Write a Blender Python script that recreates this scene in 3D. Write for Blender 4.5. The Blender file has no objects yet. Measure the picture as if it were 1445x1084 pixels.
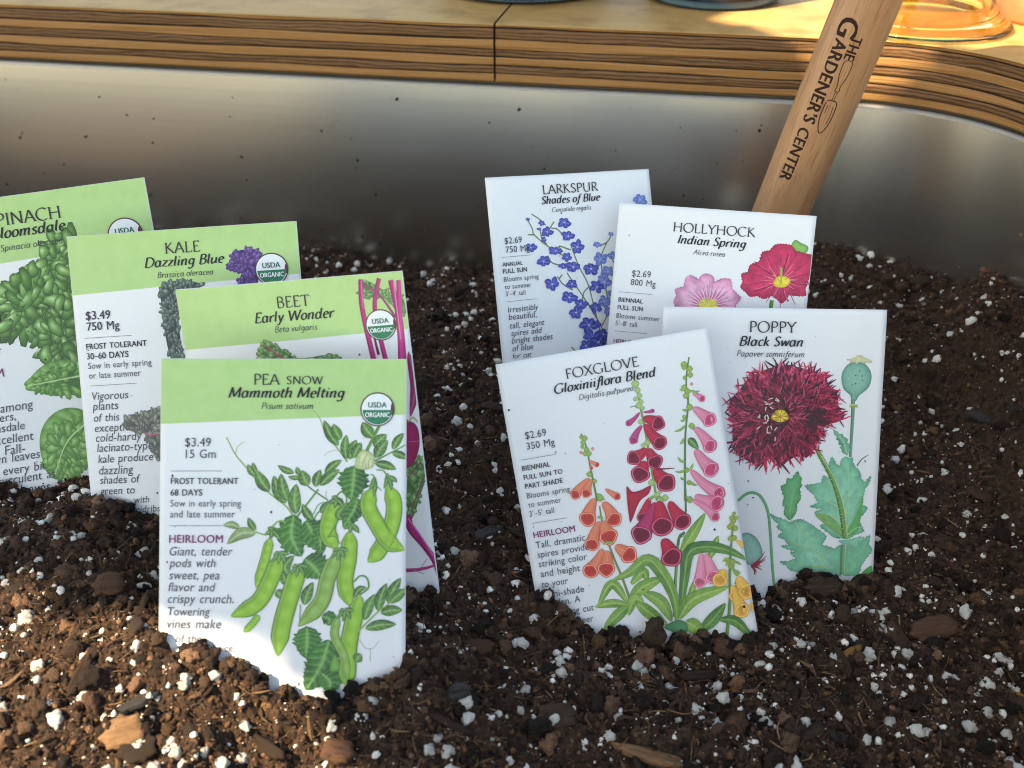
import bpy, bmesh, math, random
import numpy as np
from mathutils import Vector, Matrix

random.seed(7)
rng = np.random.default_rng(7)
S = bpy.context.scene
COL = S.collection
R = math.radians

# ---------------------------------------------------------------- camera
cam = bpy.data.cameras.new('camera')
cam.sensor_width = 36.0
cam.lens = 36.0*1500/1445
cam.clip_start = 0.01
cam.clip_end = 60
cam.dof.use_dof = True
cam.dof.focus_distance = 0.43
cam.dof.aperture_fstop = 14.0
camo = bpy.data.objects.new('camera', cam)
COL.objects.link(camo)
camo.location = (0, 0, 0.27)
camo.rotation_euler = (R(90-31), 0, 0)
S.camera = camo

# ---------------------------------------------------------------- light
SUN_TO = Vector((-0.60, -0.42, 0.86)).normalized()      # towards the sun
world = bpy.data.worlds.new('World')
S.world = world
world.use_nodes = True
wn = world.node_tree
sky = wn.nodes.new('ShaderNodeTexSky')
sky.sky_type = 'NISHITA'
sky.sun_disc = False
sky.sun_elevation = math.asin(SUN_TO.z)
sky.sun_rotation = math.atan2(SUN_TO.x, SUN_TO.y)
wn.links.new(sky.outputs[0], wn.nodes['Background'].inputs[0])
wn.nodes['Background'].inputs[1].default_value = 0.15
sl = bpy.data.lights.new('sun', 'SUN')
sl.energy = 3.2
sl.angle = R(0.53)
sl.color = (1.0, 0.92, 0.80)
slo = bpy.data.objects.new('sun', sl)
COL.objects.link(slo)
slo.rotation_euler = SUN_TO.to_track_quat('Z', 'Y').to_euler()
S.view_settings.view_transform = 'Standard'
S.view_settings.look = 'None'
S.view_settings.gamma = 1
S.view_settings.use_curve_mapping = False
S.view_settings.exposure = 2.0
S.view_settings.use_white_balance = True
S.view_settings.white_balance_temperature = 8900
S.view_settings.white_balance_tint = 6
S.render.engine = 'CYCLES'
S.cycles.max_bounces = 10
S.cycles.transmission_bounces = 8
S.cycles.glossy_bounces = 4
S.cycles.diffuse_bounces = 4
S.cycles.filter_width = 1.0

# ---------------------------------------------------------------- helpers
def s2l(c):
    c = np.asarray(c, float)/255.0
    return np.where(c <= 0.04045, c/12.92, ((c+0.055)/1.055)**2.4)

def tag(o, label=None, cat=None, group=None, kind=None):
    if label: o['label'] = label
    if cat: o['category'] = cat
    if group: o['group'] = group
    if kind: o['kind'] = kind
    return o

def empty(name, loc, label, cat, group=None, mat=None):
    o = bpy.data.objects.new(name, None)
    o.empty_display_size = 0.02
    COL.objects.link(o)
    if mat is not None: o.matrix_world = mat
    else: o.location = loc
    return tag(o, label, cat, group)

def mesh_np(name, V, F, mats, parent=None, smooth=True, colors=None, midx=None):
    """V (n,3) array, F list of faces or (m,k) array -> one mesh object"""
    me = bpy.data.meshes.new(name)
    V = np.asarray(V, np.float32)
    if isinstance(F, np.ndarray):
        k = F.shape[1]; nf = F.shape[0]
        loops = F.astype(np.int32).ravel(); starts = np.arange(nf, dtype=np.int32)*k
    else:
        nf = len(F)
        lens = np.array([len(f) for f in F], np.int32)
        loops = np.fromiter((i for f in F for i in f), np.int32, int(lens.sum()))
        starts = np.concatenate([[0], np.cumsum(lens)[:-1]]).astype(np.int32)
    me.vertices.add(len(V)); me.vertices.foreach_set('co', V.ravel())
    me.loops.add(len(loops)); me.loops.foreach_set('vertex_index', loops)
    me.polygons.add(nf); me.polygons.foreach_set('loop_start', starts)
    if midx is not None: me.polygons.foreach_set('material_index', np.asarray(midx, np.int32))
    me.polygons.foreach_set('use_smooth', np.full(nf, smooth, bool))
    me.update(calc_edges=True)
    me.validate()
    if colors is not None:
        ca = me.color_attributes.new('Pigment', 'FLOAT_COLOR', 'POINT')
        cc = np.ones((len(V), 4), np.float32); cc[:, :3] = colors
        ca.data.foreach_set('color', cc.ravel())
    for m in (mats if isinstance(mats, (list, tuple)) else [mats]): me.materials.append(m)
    o = bpy.data.objects.new(name, me)
    COL.objects.link(o)
    if parent: o.parent = parent
    return o

def ico(sub):
    bm = bmesh.new(); bmesh.ops.create_icosphere(bm, subdivisions=sub, radius=1)
    bm.verts.ensure_lookup_table()
    V = np.array([v.co[:] for v in bm.verts]); F = np.array([[v.index for v in f.verts] for f in bm.faces])
    bm.free(); return V, F

# value noise, any dimension, vectorised
_lat = {}
def vnoise(P, seed=0):
    P = np.asarray(P, float); d = P.shape[1]
    if (seed, d) not in _lat:
        _lat[(seed, d)] = np.random.default_rng(seed).random((64,)*d)*2-1
    L = _lat[(seed, d)]
    i = np.floor(P).astype(int); f = P-i; f = f*f*(3-2*f)
    out = 0
    for k in range(2**d):
        b = [(k >> j) & 1 for j in range(d)]
        wgt = 1; idx = []
        for j in range(d):
            wgt = wgt*(f[:, j] if b[j] else 1-f[:, j]); idx.append((i[:, j]+b[j]) % 64)
        out = out+wgt*L[tuple(idx)]
    return out

# ---------------------------------------------------------------- materials
def mat(name, color=(0.5, 0.5, 0.5), rough=0.5, metal=0.0, spec=0.5):
    m = bpy.data.materials.new(name); m.use_nodes = True
    b = m.node_tree.nodes['Principled BSDF']
    b.inputs['Base Color'].default_value = (*color, 1)
    b.inputs['Roughness'].default_value = rough
    b.inputs['Metallic'].default_value = metal
    b.inputs['Specular IOR Level'].default_value = spec
    return m, m.node_tree, b

def nd(t, typ, **kw):
    n = t.nodes.new(typ)
    for k, v in kw.items():
        if k in n.inputs: n.inputs[k].default_value = v
        else: setattr(n, k, v)
    return n

def ramp(t, fac, stops):
    r = t.nodes.new('ShaderNodeValToRGB'); e = r.color_ramp.elements
    while len(e) < len(stops): e.new(0.5)
    for k, (p, c) in enumerate(stops): e[k].position = p; e[k].color = (*c, 1)
    t.links.new(fac, r.inputs[0]); return r

def coords(t, scale=(1, 1, 1), kind='Object', rot=(0, 0, 0)):
    tc = t.nodes.new('ShaderNodeTexCoord'); mp = t.nodes.new('ShaderNodeMapping')
    mp.inputs['Scale'].default_value = scale; mp.inputs['Rotation'].default_value = rot
    t.links.new(tc.outputs[kind], mp.inputs[0]); return mp.outputs[0]

def noise(t, vec, scale, detail=4, rough=0.55, dist=0.0):
    n = nd(t, 'ShaderNodeTexNoise', Scale=scale, Detail=detail, Roughness=rough, Distortion=dist)
    t.links.new(vec, n.inputs['Vector']); return n.outputs['Fac']

def bump(t, b, h, strength, dist):
    n = nd(t, 'ShaderNodeBump', Strength=strength, Distance=dist)
    t.links.new(h, n.inputs['Height']); t.links.new(n.outputs[0], b.inputs['Normal']); return n

def mixc(t, fac, a, b, mode='MIX'):
    n = t.nodes.new('ShaderNodeMix'); n.data_type = 'RGBA'; n.blend_type = mode
    for s, v in ((0, fac), (6, a), (7, b)):
        if hasattr(v, 'is_output') or isinstance(v, bpy.types.NodeSocket): t.links.new(v, n.inputs[s])
        else: n.inputs[s].default_value = v if s == 0 else (*v, 1)
    return n.outputs[2]

# white coated paper with a few soil smudges
M_PAPER, t, b = mat('paper', (0.80, 0.80, 0.80), 0.5)
v = coords(t)
r_ = ramp(t, noise(t, v, 190, 4, 0.7), [(0.69, (0.80, 0.80, 0.80)), (0.80, (0.60, 0.57, 0.53))])
t.links.new(r_.outputs[0], b.inputs['Base Color'])
bump(t, b, noise(t, v, 60, 2), 0.12, 0.002)
# printed inks: the pigment of the print, stored per vertex
M_INK, t, b = mat('printing_ink', (0.5, 0.5, 0.5), 0.5)
a = nd(t, 'ShaderNodeAttribute', attribute_name='Pigment')
v = coords(t)
k = ramp(t, noise(t, v, 2600, 3, 0.6), [(0.3, (0.86, 0.86, 0.86)), (0.7, (1.06, 1.06, 1.06))])
t.links.new(mixc(t, 0.8, a.outputs['Color'], k.outputs[0], 'MULTIPLY'), b.inputs['Base Color'])
# flat ink for header band
M_BAND, t, b = mat('green_band_ink', (0.42, 0.62, 0.24), 0.48)
v = coords(t)
k = ramp(t, noise(t, v, 160, 5, 0.7), [(0.35, (0.40, 0.60, 0.225)), (0.66, (0.44, 0.635, 0.255)), (0.82, (0.36, 0.50, 0.22))])
t.links.new(k.outputs[0], b.inputs['Base Color'])
bump(t, b, noise(t, v, 60, 2), 0.12, 0.002)

# soil
M_SOIL, t, b = mat('potting_soil', (0.03, 0.02, 0.013), 0.85, 0, 0.25)
v = coords(t)
k = ramp(t, noise(t, v, 420, 6, 0.7), [(0.3, (0.022, 0.0115, 0.007)), (0.5, (0.062, 0.033, 0.020)), (0.72, (0.15, 0.082, 0.048))])
t.links.new(k.outputs[0], b.inputs['Base Color'])
bump(t, b, noise(t, v, 1100, 5, 0.7), 0.9, 0.002)
# crumbs, chips and fibres: their own colour per grain
def grain_mat(name, rough, spec, nscale, lo, hi, bstr):
    m, t, b = mat(name, (0.5, 0.5, 0.5), rough, 0, spec)
    a = nd(t, 'ShaderNodeAttribute', attribute_name='Pigment')
    v = coords(t)
    n = noise(t, v, nscale, 4, 0.7)
    k = ramp(t, n, [(0.3, (lo, lo*0.86, lo*0.70) if name == 'perlite' else (lo,)*3), (0.7 if name != 'perlite' else 0.5, (hi,)*3)])
    t.links.new(mixc(t, 1.0, a.outputs['Color'], k.outputs[0], 'MULTIPLY'), b.inputs['Base Color'])
    bump(t, b, n, bstr, 0.0012)
    return m
M_CRUMB = grain_mat('soil_crumbs', 0.75, 0.3, 1800, 0.35, 1.6, 1.0)
M_FIBRE = grain_mat('wood_fibre', 0.7, 0.3, 900, 0.6, 1.3, 0.4)
M_PERL = grain_mat('perlite', 0.9, 0.2, 1500, 0.50, 1.10, 0.8)
def bark_mat(name, c0, c1):
    m, t, b = mat(name, c0, 0.75, 0, 0.3)
    v = coords(t, (160, 1300, 1300))
    n = noise(t, v, 1.0, 5, 0.7)
    k = ramp(t, n, [(0.3, c0), (0.7, c1)])
    t.links.new(k.outputs[0], b.inputs['Base Color']); bump(t, b, n, 0.8, 0.001)
    return m
M_BARK = [bark_mat('bark_dark', (0.022, 0.013, 0.008), (0.075, 0.042, 0.025)),
          bark_mat('bark_red', (0.050, 0.022, 0.012), (0.14, 0.066, 0.037)),
          bark_mat('bark_tan', (0.15, 0.075, 0.034), (0.30, 0.165, 0.085)),
          bark_mat('bark_grey', (0.030, 0.026, 0.024), (0.085, 0.075, 0.068)),
          bark_mat('bark_ochre', (0.20, 0.085, 0.020), (0.42, 0.19, 0.055))]

# dull steel with soil dust low down
M_STEEL, t, b = mat('dull_steel', (0.54, 0.51, 0.47), 0.3, 1.0)
v = coords(t, (2, 2, 420))
n = noise(t, v, 1.0, 3, 0.5)
rr = ramp(t, n, [(0.2, (0.24,)*3), (0.8, (0.27,)*3)])
t.links.new(rr.outputs[0], b.inputs['Roughness'])
b.inputs['Base Color'].default_value = (0.64, 0.60, 0.555, 1)
M_RIM, _, _ = mat('dull_rim', (0.36, 0.33, 0.30), 0.55, 1.0)

# plywood
def ply_mat(name, c0, c1, c2, sc, dist):
    m, t, b = mat(name, c1, 0.6, 0, 0.3)
    v = coords(t, sc)
    n = noise(t, v, 1.0, 6, 0.62, dist)
    wv = nd(t, 'ShaderNodeTexWave', Scale=1.0, Distortion=9.0, Detail=4, bands_direction='Z'); wv.inputs['Detail Scale'].default_value = 0.8
    t.links.new(v, wv.inputs[0])
    mx = nd(t, 'ShaderNodeMath', operation='MULTIPLY'); t.links.new(n, mx.inputs[0]); t.links.new(wv.outputs['Fac'], mx.inputs[1])
    k = ramp(t, mx.outputs[0], [(0.0, c0), (0.10, c1), (0.50, c2)])
    t.links.new(k.outputs[0], b.inputs['Base Color']); bump(t, b, n, 0.5, 0.0015)
    return m
M_PLY_L = ply_mat('ply_long_grain', (0.25, 0.105, 0.033), (0.34, 0.155, 0.050), (0.40, 0.195, 0.070), (13, 13, 330), 0.6)
M_PLY_D = ply_mat('ply_end_grain', (0.062, 0.027, 0.012), (0.135, 0.061, 0.024), (0.205, 0.098, 0.040), (42, 42, 170), 1.4)
M_GLUE, _, _ = mat('glue_line', (0.03, 0.017, 0.010), 0.8)
M_TOPWOOD, t, b = mat('birch_veneer', (0.5, 0.3, 0.13), 0.6, 0, 0.2)
v = coords(t, (9, 45, 20))
n = noise(t, v, 1.6, 6, 0.6, 0.5)
k = ramp(t, n, [(0.2, (0.44, 0.245, 0.085)), (0.5, (0.51, 0.30, 0.115)), (0.8, (0.57, 0.355, 0.15))])
v3 = coords(t); st_ = ramp(t, noise(t, v3, 30, 4, 0.6), [(0.32, (0.72, 0.68, 0.62)), (0.5, (1, 1, 1))])
t.links.new(mixc(t, 1.0, k.outputs[0], st_.outputs[0], 'MULTIPLY'), b.inputs['Base Color'])
bump(t, b, n, 0.15, 0.001)

M_HANDLE, t, b = mat('beech_handle', (0.4, 0.2, 0.09), 0.42, 0, 0.45)
v = coords(t, (140, 140, 9))
n = noise(t, v, 1.0, 6, 0.6, 0.7)
v2 = coords(t, (1500, 1500, 90))
n2 = noise(t, v2, 1.0, 2, 0.5)
k = ramp(t, n, [(0.25, (0.33, 0.148, 0.066)), (0.5, (0.40, 0.192, 0.088)), (0.75, (0.46, 0.240, 0.116))])
k2 = ramp(t, n2, [(0.32, (0.55, 0.46, 0.38)), (0.44, (1, 1, 1))])
t.links.new(mixc(t, 0.7, k.outputs[0], k2.outputs[0], 'MULTIPLY'), b.inputs['Base Color'])
bump(t, b, n2, 0.2, 0.0006)
M_BURN, _, _ = mat('burnt_lettering', (0.030, 0.012, 0.007), 0.75, 0, 0.2)
M_TOOL, _, _ = mat('tool_steel', (0.55, 0.55, 0.56), 0.3, 1.0)

def glass(name, col, rough=0.02):
    m, t, b = mat(name, col, rough)
    b.inputs['Transmission Weight'].default_value = 1.0
    b.inputs['IOR'].default_value = 1.46
    return m
M_JAR = glass('jar_glass', (0.03, 0.045, 0.05))
M_AMBER = glass('amber_glass', (1.0, 0.78, 0.38), 0.04)
M_TERRA, t, b = mat('terracotta', (0.45, 0.19, 0.08), 0.8)
v = coords(t); k = ramp(t, noise(t, v, 60, 5), [(0.3, (0.48, 0.22, 0.10)), (0.7, (0.60, 0.31, 0.16))])
t.links.new(k.outputs[0], b.inputs['Base Color'])
M_GROUND, t, b = mat('yard_ground', (0.08, 0.07, 0.06), 0.9)
v = coords(t); k = ramp(t, noise(t, v, 6, 6), [(0.3, (0.04, 0.036, 0.03)), (0.7, (0.10, 0.09, 0.075))])
t.links.new(k.outputs[0], b.inputs['Base Color'])
M_LEAF, t, b = mat('tree_leaf', (0.06, 0.11, 0.03), 0.5)
M_TRUNK, t, b = mat('tree_bark', (0.12, 0.09, 0.06), 0.85)

# ---------------------------------------------------------------- the trough and its counter
#  local frame of the trough: x along the back wall (corner at x = 0), y towards the back
TROUGH = Matrix.Translation((0.267, 0.542, 0)) @ Matrix.Rotation(math.atan2(-0.180, 0.983), 4, 'Z')
TR_I = np.array(TROUGH.inverted())
def to_trough(x, y):
    return TR_I[0, 0]*x+TR_I[0, 1]*y+TR_I[0, 3], TR_I[1, 0]*x+TR_I[1, 1]*y+TR_I[1, 3]
TX0, TY0, FIL = -1.05, -0.80, 0.09

def round_rect(off, step=0.012):
    """outline of the basin moved outwards by off, anticlockwise from above, with the same count for every off"""
    pts = []
    r = FIL+off
    cs_ = [((-FIL, -FIL), 0), ((TX0+FIL, -FIL), 90), ((TX0+FIL, TY0+FIL), 180), ((-FIL, TY0+FIL), 270)]
    nstr = [70, 52, 70, 52]
    for k, ((cx, cy), a0) in enumerate(cs_):
        for j in range(19):
            a = R(a0+90*j/18); pts.append((cx+r*math.cos(a), cy+r*math.sin(a)))
        (nx, ny), na = cs_[(k+1) % 4]
        p0 = pts[-1]; a = R(na); p1 = (nx+r*math.cos(a), ny+r*math.sin(a))
        for j in range(1, nstr[k]): pts.append((p0[0]+(p1[0]-p0[0])*j/nstr[k], p0[1]+(p1[1]-p0[1])*j/nstr[k]))
    return np.array(pts)

def sweep(profile, closed=True, sel=None):
    """profile: list of (offset, z) -> V, F of a band round the basin"""
    V = []; n = None
    for off, z in profile:
        P = round_rect(off)
        if sel is not None: P = P[sel]
        n = len(P); V.append(np.c_[P, np.full(n, z)])
    V = np.concatenate(V); F = []
    for i in range(len(profile)-1):
        for j in range(n if closed else n-1):
            a = i*n+j; b_ = i*n+(j+1) % n; F.append((a, b_, b_+n, a+n))
    return V, F

trough = empty('steel_trough', None, 'dull steel trough with rounded corner holding the potting soil', 'planter trough', mat=TROUGH)
inner = [(-0.0056, -0.13), (-0.0056, -0.06), (-0.0056, -0.02)]+[(-0.0056*(1-((z_+0.02)/0.1255)**2.0), z_) for z_ in np.linspace(-0.01, 0.1055, 16)]
lip = [(0.0, 0.1055)]+[(0.0025-0.0025*math.cos(R(a)), 0.1055+0.0025*math.sin(R(a))) for a in range(10, 91, 10)]
V, F = sweep(inner)
n0 = len(round_rect(0))
Vb = np.r_[V, [[TX0/2, TY0/2, -0.13]]]
F = F+[((j+1) % n0, j, len(V)) for j in range(n0)]
F = [f[::-1] for f in F]
mesh_np('basin', Vb, F, M_STEEL, trough)
V, F = sweep(lip+[(0.012, 0.1072), (0.012, 0.1060), (0.0015, 0.1045)])
mesh_np('rolled_rim', V, [f[::-1] for f in F], M_RIM, trough)

# counter: two plywood boards butted together behind the trough
n0 = len(round_rect(0))
jx = to_trough(-0.009, 0.596)[0]
NARC = 19
back_idx = np.arange(18, 18+70+1)                       # along the back wall, right to left
def board(name, label, sel, depth, seam_side):
    root = empty(name, None, label, 'counter board', 'plywood counter boards round the trough', mat=TROUGH)
    ztop, zb = 0.141, 0.1095
    plies = [('L', .0026), ('D', .0058), ('L', .0048), ('D', .0047), ('L', .0047), ('D', .0045), ('L', .0044)]
    inn = P_IN[sel]; out = P_OUT[sel]; n = len(inn)
    # edge: one band per ply, dark glue line between
    V = []; F = []; mi = []; z = ztop
    d = inn-out; d = d/np.linalg.norm(d, axis=1)[:, None]
    lv = []
    for kind, th in plies:
        lv.append((z, kind)); z -= th
    zs = []
    for q, (z, kind) in enumerate(lv):
        z1 = z-plies[q][1]
        pr = 0.0004*((q*7) % 3-1)
        zs += [(z-(0.0006 if q == 0 else 0.0003), pr-(0.0005 if q == 0 else 0), kind), (z-0.0012, pr+0.0003, kind), (z1+0.0012, pr+0.0003, kind), (z1+0.0003, pr, kind), (z1-0.0003, pr-0.0007, 'G')]
    xs = np.arange(n)
    for (zz, pr, kk) in zs:
        wob = 0.00035*vnoise(np.c_[inn[:, 0]*30+5, inn[:, 1]*30+zz*900], 3)
        V.append(np.c_[inn+d*(pr+wob)[:, None] if np.ndim(pr+wob) else inn+d*pr, zz+0.00055*vnoise(np.c_[inn[:, 0]*22, inn[:, 1]*22+round(zz*260)], 5)*(zz < 0.1395)*(zz > 0.111)])
    for i in range(len(zs)-1):
        for j in range(n-1):
            a_ = i*n+j; F.append((a_, a_+n, a_+n+1, a_+1)); mi.append({'L': 0, 'D': 1, 'G': 2}[zs[i][2] if zs[i][2] == zs[i+1][2] else 'G'])
    # butt ends
    nb = sum(len(v_) for v_ in V)
    for e, sgn in ((0, 1), (n-1, -1)):
        ring = [i*n+e for i in range(len(zs))]
        base = nb; extra = np.array([[*out[e], ztop-0.0006], [*out[e], zb]])
        V.append(extra); nb += 2
        f = ring+[base+1, base]
        F.append(tuple(f if sgn < 0 else f[::-1])); mi.append(1)
    V = np.concatenate(V)
    mesh_np('ply_edge', V, F, [M_PLY_L, M_PLY_D, M_GLUE], root, False, midx=mi)
    # top veneer with a tiny rounded front arris
    prof = [(0.0012, ztop-0.0006), (0.0002, ztop-0.0002), (-0.0008, ztop)]
    V = [np.c_[inn+d*(p_-0.0005), np.full(n, z_)] for p_, z_ in prof]
    V += [np.c_[inn*0.6+out*0.4, np.full(n, ztop)], np.c_[out, np.full(n, ztop)], np.c_[out, np.full(n, zb)], np.c_[inn+d*-0.004, np.full(n, zb)]]
    V = np.concatenate(V); F = []
    for i in range(6):
        for j in range(n-1):
            a_ = i*n+j; F.append((a_, a_+1, a_+n+1, a_+n))
    mesh_np('veneer_top', V, [f[::-1] for f in F], M_TOPWOOD, root, False)
    return root
DEPTH = 0.150
# paths with a point exactly at the butt joint
Pa = round_rect(0.0005); Pb = round_rect(0.0005+DEPTH)
order = np.r_[np.arange(n0-52, n0), np.arange(0, 18+70+1)]   # right arm (front to back), corner, back wall
Pa = Pa[order]; Pb = Pb[order]
Pb[-1] = (Pa[-1][0], Pb[-1][1])
# make the outer points sit straight behind the inner ones along the back wall
for i in range(52+19, len(Pa)): Pb[i][0] = Pa[i][0]
def cut_at(x):
    i = max(k for k in range(len(Pa)) if k > 70 and Pa[k][0] > x)
    f = (Pa[i][0]-x)/(Pa[i][0]-Pa[i+1][0])
    return i, Pa[i]+(Pa[i+1]-Pa[i])*f, Pb[i]+(Pb[i+1]-Pb[i])*f
i, pj, qj = cut_at(jx)
gap = np.array([0.0006, 0])
P_IN = np.r_[Pa[:i+1], [pj+gap]]; P_OUT = np.r_[Pb[:i+1], [qj+gap]]
board('plywood_counter', 'layered plywood board turning round the trough corner, under the amber glass', slice(None), DEPTH, 1)
P_IN = np.r_[[pj-gap], Pa[i+1:]]; P_OUT = np.r_[[qj-gap], Pb[i+1:]]
board('plywood_counter', 'straight layered plywood board left of the joint, above the green packets', slice(None), DEPTH, -1)

# ground of the yard far below
g = 14.0
mesh_np('ground', [(-g, -g, -0.85), (g, -g, -0.85), (g, g, -0.85), (-g, g, -0.85)], [(0, 1, 2, 3)], M_GROUND, None, False)['kind'] = 'structure'

# ---------------------------------------------------------------- packets: poses
#  x, y, z of the top edge's middle; yaw, lean, roll in degrees; size factor
POSE = {'pea':(-0.07638,0.31073,0.09317,1.59551,32.79218,-0.91092,0.985),'beet':(-0.08048,0.34424,0.10628,-11.19701,19.35209,9.32446,1.04),'kale':(-0.12678,0.37926,0.11141,-0.40174,26.44247,3.94874,1.07),'spinach':(-0.19528,0.41043,0.11413,5.79611,25.55817,5.76574,1.09),'larkspur':(0.02424,0.43366,0.11394,25.3029,26.15063,-5.66947,0.93),'hollyhock':(0.08391,0.41077,0.10673,-13.23705,26.1954,1.05706,0.96),'foxglove':(0.03346,0.34668,0.07821,3.09746,28.82101,8.39382,0.97),'poppy':(0.10322,0.3736,0.0803,-1.89255,24.82039,0.04286,1.05)}
PW, PH = 83.0, 127.0
def pose_matrix(q):
    yaw, lean, roll = [R(a) for a in q[3:6]]
    ex = Vector((math.cos(yaw), math.sin(yaw), 0)); nn = Vector((math.sin(yaw), -math.cos(yaw), 0))
    ey = Vector((0, 0, 1))*math.cos(lean)-nn*math.sin(lean)
    X = ex*math.cos(roll)+ey*math.sin(roll); Y = ey*math.cos(roll)-ex*math.sin(roll); Z = X.cross(Y)
    O = Vector(q[:3])-Y*(PH/1000*q[6])
    m = Matrix((X, Y, Z)).transposed().to_4x4(); m.translation = O
    return m @ Matrix.Scale(q[6], 4)
PMAT = {k: pose_matrix(q) for k, q in POSE.items()}

def puff(x, y, sd):
    """front surface in mm over the flat packet plane; x in 0..PW, y down 0..PH"""
    u = np.clip(x/PW, 0, 1); v_ = np.clip(y/PH, 0, 1)
    s_ = (1-(2*u-1)**2)
    h = 0.45+1.9*s_**0.8*np.clip(v_*1.6, 0, 1)**0.7*(1-0.3*v_)
    P = np.c_[np.ravel(u)*2.2+sd*3.1, np.ravel(v_)*3.0+sd]
    h = h-0.13*np.exp(-((x-78.2)/1.7)**2)-0.10*np.exp(-((x-4.6)/1.6)**2)
    h = h+(0.6*vnoise(P, 21)).reshape(np.shape(h))+(0.10*vnoise(P*2.7, 22)).reshape(np.shape(h))
    return h

def curl(x, y, sd):
    """gentle bend of the whole packet in mm (added to front and back)"""
    u = x/PW-0.5; v_ = y/PH
    return 1.3*math.sin(sd*2.3)*(u*u*4-0.4)+1.0*math.cos(sd*1.7)*u*np.sin(v_*3.0+sd)

# ---------------------------------------------------------------- soil
CTRL = np.array(((-0.118,0.262,0.0155),(-0.102,0.259,0.011),(-0.091,0.254,0.003),(-0.069,0.25,-0.001),(-0.053,0.252,0.001),(-0.035,0.258,0.008),(-0.026,0.295,0.004),(-0.165,0.335,0.021),(-0.15,0.332,0.013),(-0.138,0.33,0.009),(-0.21,0.345,0.004),(-0.19,0.349,0.004),(-0.18,0.352,0.009),(0.008,0.3,-0.001),(0.017,0.299,-0.006),(0.022,0.297,-0.014),(0.027,0.295,-0.0175),(0.034,0.294,-0.0185),(0.064,0.294,-0.018),(0.094,0.293,-0.021),(0.1,0.322,-0.026),(0.122,0.326,-0.017),(0.146,0.324,-0.019),(-0.15,0.22,0.006),(-0.06,0.215,-0.01),(0.03,0.21,-0.022),(0.12,0.215,-0.026),(-0.2,0.27,0.01),(-0.005,0.26,-0.006),(-0.01,0.34,0.002),(-0.015,0.39,0.01),(0,0.4,0.018),(0.0,0.47,0.008),(-0.06,0.5,0.006),(-0.1,0.55,0.003),(0,0.55,0.0),(-0.3,0.5,-0.004),(-0.3,0.6,-0.004),(0.18,0.56,0.028),(0.23,0.54,0.026),(0.25,0.48,0.04),(0.25,0.43,0.032),(0.25,0.38,0.016),(0.13,0.575,0.016),(-0.13,0.615,0.001),(-0.06,0.6,-0.007),(-0.015,0.59,-0.005),(0.18,0.27,-0.026),(0.2,0.33,-0.018),(0.2,0.42,-0.006),(0.21,0.5,0.016),(0.16,0.5,0.014),(0.05,0.45,0.0),(-0.01,0.385,0.02),(0.02,0.39,0.012),(0.05,0.4,0.006),(0.05,0.345,0.004),(0.09,0.34,-0.006),(0.12,0.335,-0.01),(-0.1,0.31,0.006),(-0.06,0.3,0.004),(-0.5,0.2,0.01),(-0.5,-0.1,0.0),(0,-0.1,-0.02),(0.2,-0.1,-0.02)))
CLODS = ((-0.088,0.247,0.008,0.005),(-0.074,0.243,0.006,0.004),(-0.045,0.246,0.006,0.003),(0.05,0.284,0.006,0.004),(0.11,0.315,0.007,0.003),(-0.155,0.327,0.008,0.004),(-0.1,0.249,0.013,0.007),(0.012,0.294,0.008,0.004))
def height(x, y):
    x = np.asarray(x, float); y = np.asarray(y, float); sh = x.shape
    x = x.ravel(); y = y.ravel()
    num = np.zeros_like(x); den = np.zeros_like(x)
    for cx, cy, cz in CTRL:
        w_ = 1.0/((x-cx)**2+(y-cy)**2+0.012**2)**1.8
        num += w_*cz; den += w_
    h = num/den
    for cx, cy, r_, hz in CLODS:
        d_ = np.hypot(x-cx, y-cy)/r_
        h = h+hz*np.clip(1-d_**2, 0, None)**0.7
    P = np.c_[x, y]
    h = h+0.0026*vnoise(P/0.024, 11)+0.0021*vnoise(P/0.011+3, 12)+0.0018*(1-2*np.abs(vnoise(P/0.0056+9, 13)))
    h = h+0.0012*vnoise(P/0.0026, 14)+0.0009*vnoise(P/0.0013, 15)
    return h.reshape(sh)
def axis(dense0, dense1, step, lo, hi):
    a = list(np.arange(dense0, dense1, step)); s = step; v_ = dense0
    left = []
    while v_ > lo: s *= 1.12; v_ -= s; left.append(v_)
    s = step; v_ = a[-1]; right = []
    while v_ < hi: s *= 1.12; v_ += s; right.append(v_)
    return np.array(left[::-1]+a+right)
xs = axis(-0.33, 0.32, 0.00085, -0.85, 0.36); ys = axis(0.185, 0.64, 0.00085, -0.25, 0.75)
X, Y = np.meshgrid(xs, ys)
tx, ty = to_trough(X, Y)
H = height(X, Y)
nx, ny = len(xs), len(ys)
idx = np.arange(nx*ny).reshape(ny, nx)
F = np.stack([idx[:-1, :-1], idx[:-1, 1:], idx[1:, 1:], idx[1:, :-1]], -1).reshape(-1, 4)
def inside_basin(tx, ty, m=0.0):
    ok = (tx < -m) & (tx > TX0+m) & (ty < -m) & (ty > TY0+m)
    cx_ = tx > -FIL; cy_ = ty > -FIL
    corner = cx_ & cy_
    return ok & (~corner | (np.hypot(tx+FIL, ty+FIL) < FIL-m))
ins = inside_basin(tx.ravel(), ty.ravel(), -0.001)
F = F[ins[F].all(1)]
used = np.unique(F); remap = -np.ones(nx*ny, int); remap[used] = np.arange(len(used))
Vs = np.c_[X.ravel(), Y.ravel(), H.ravel()][used]
o = mesh_np('soil', Vs, remap[F], M_SOIL)
o['kind'] = 'structure'

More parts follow.
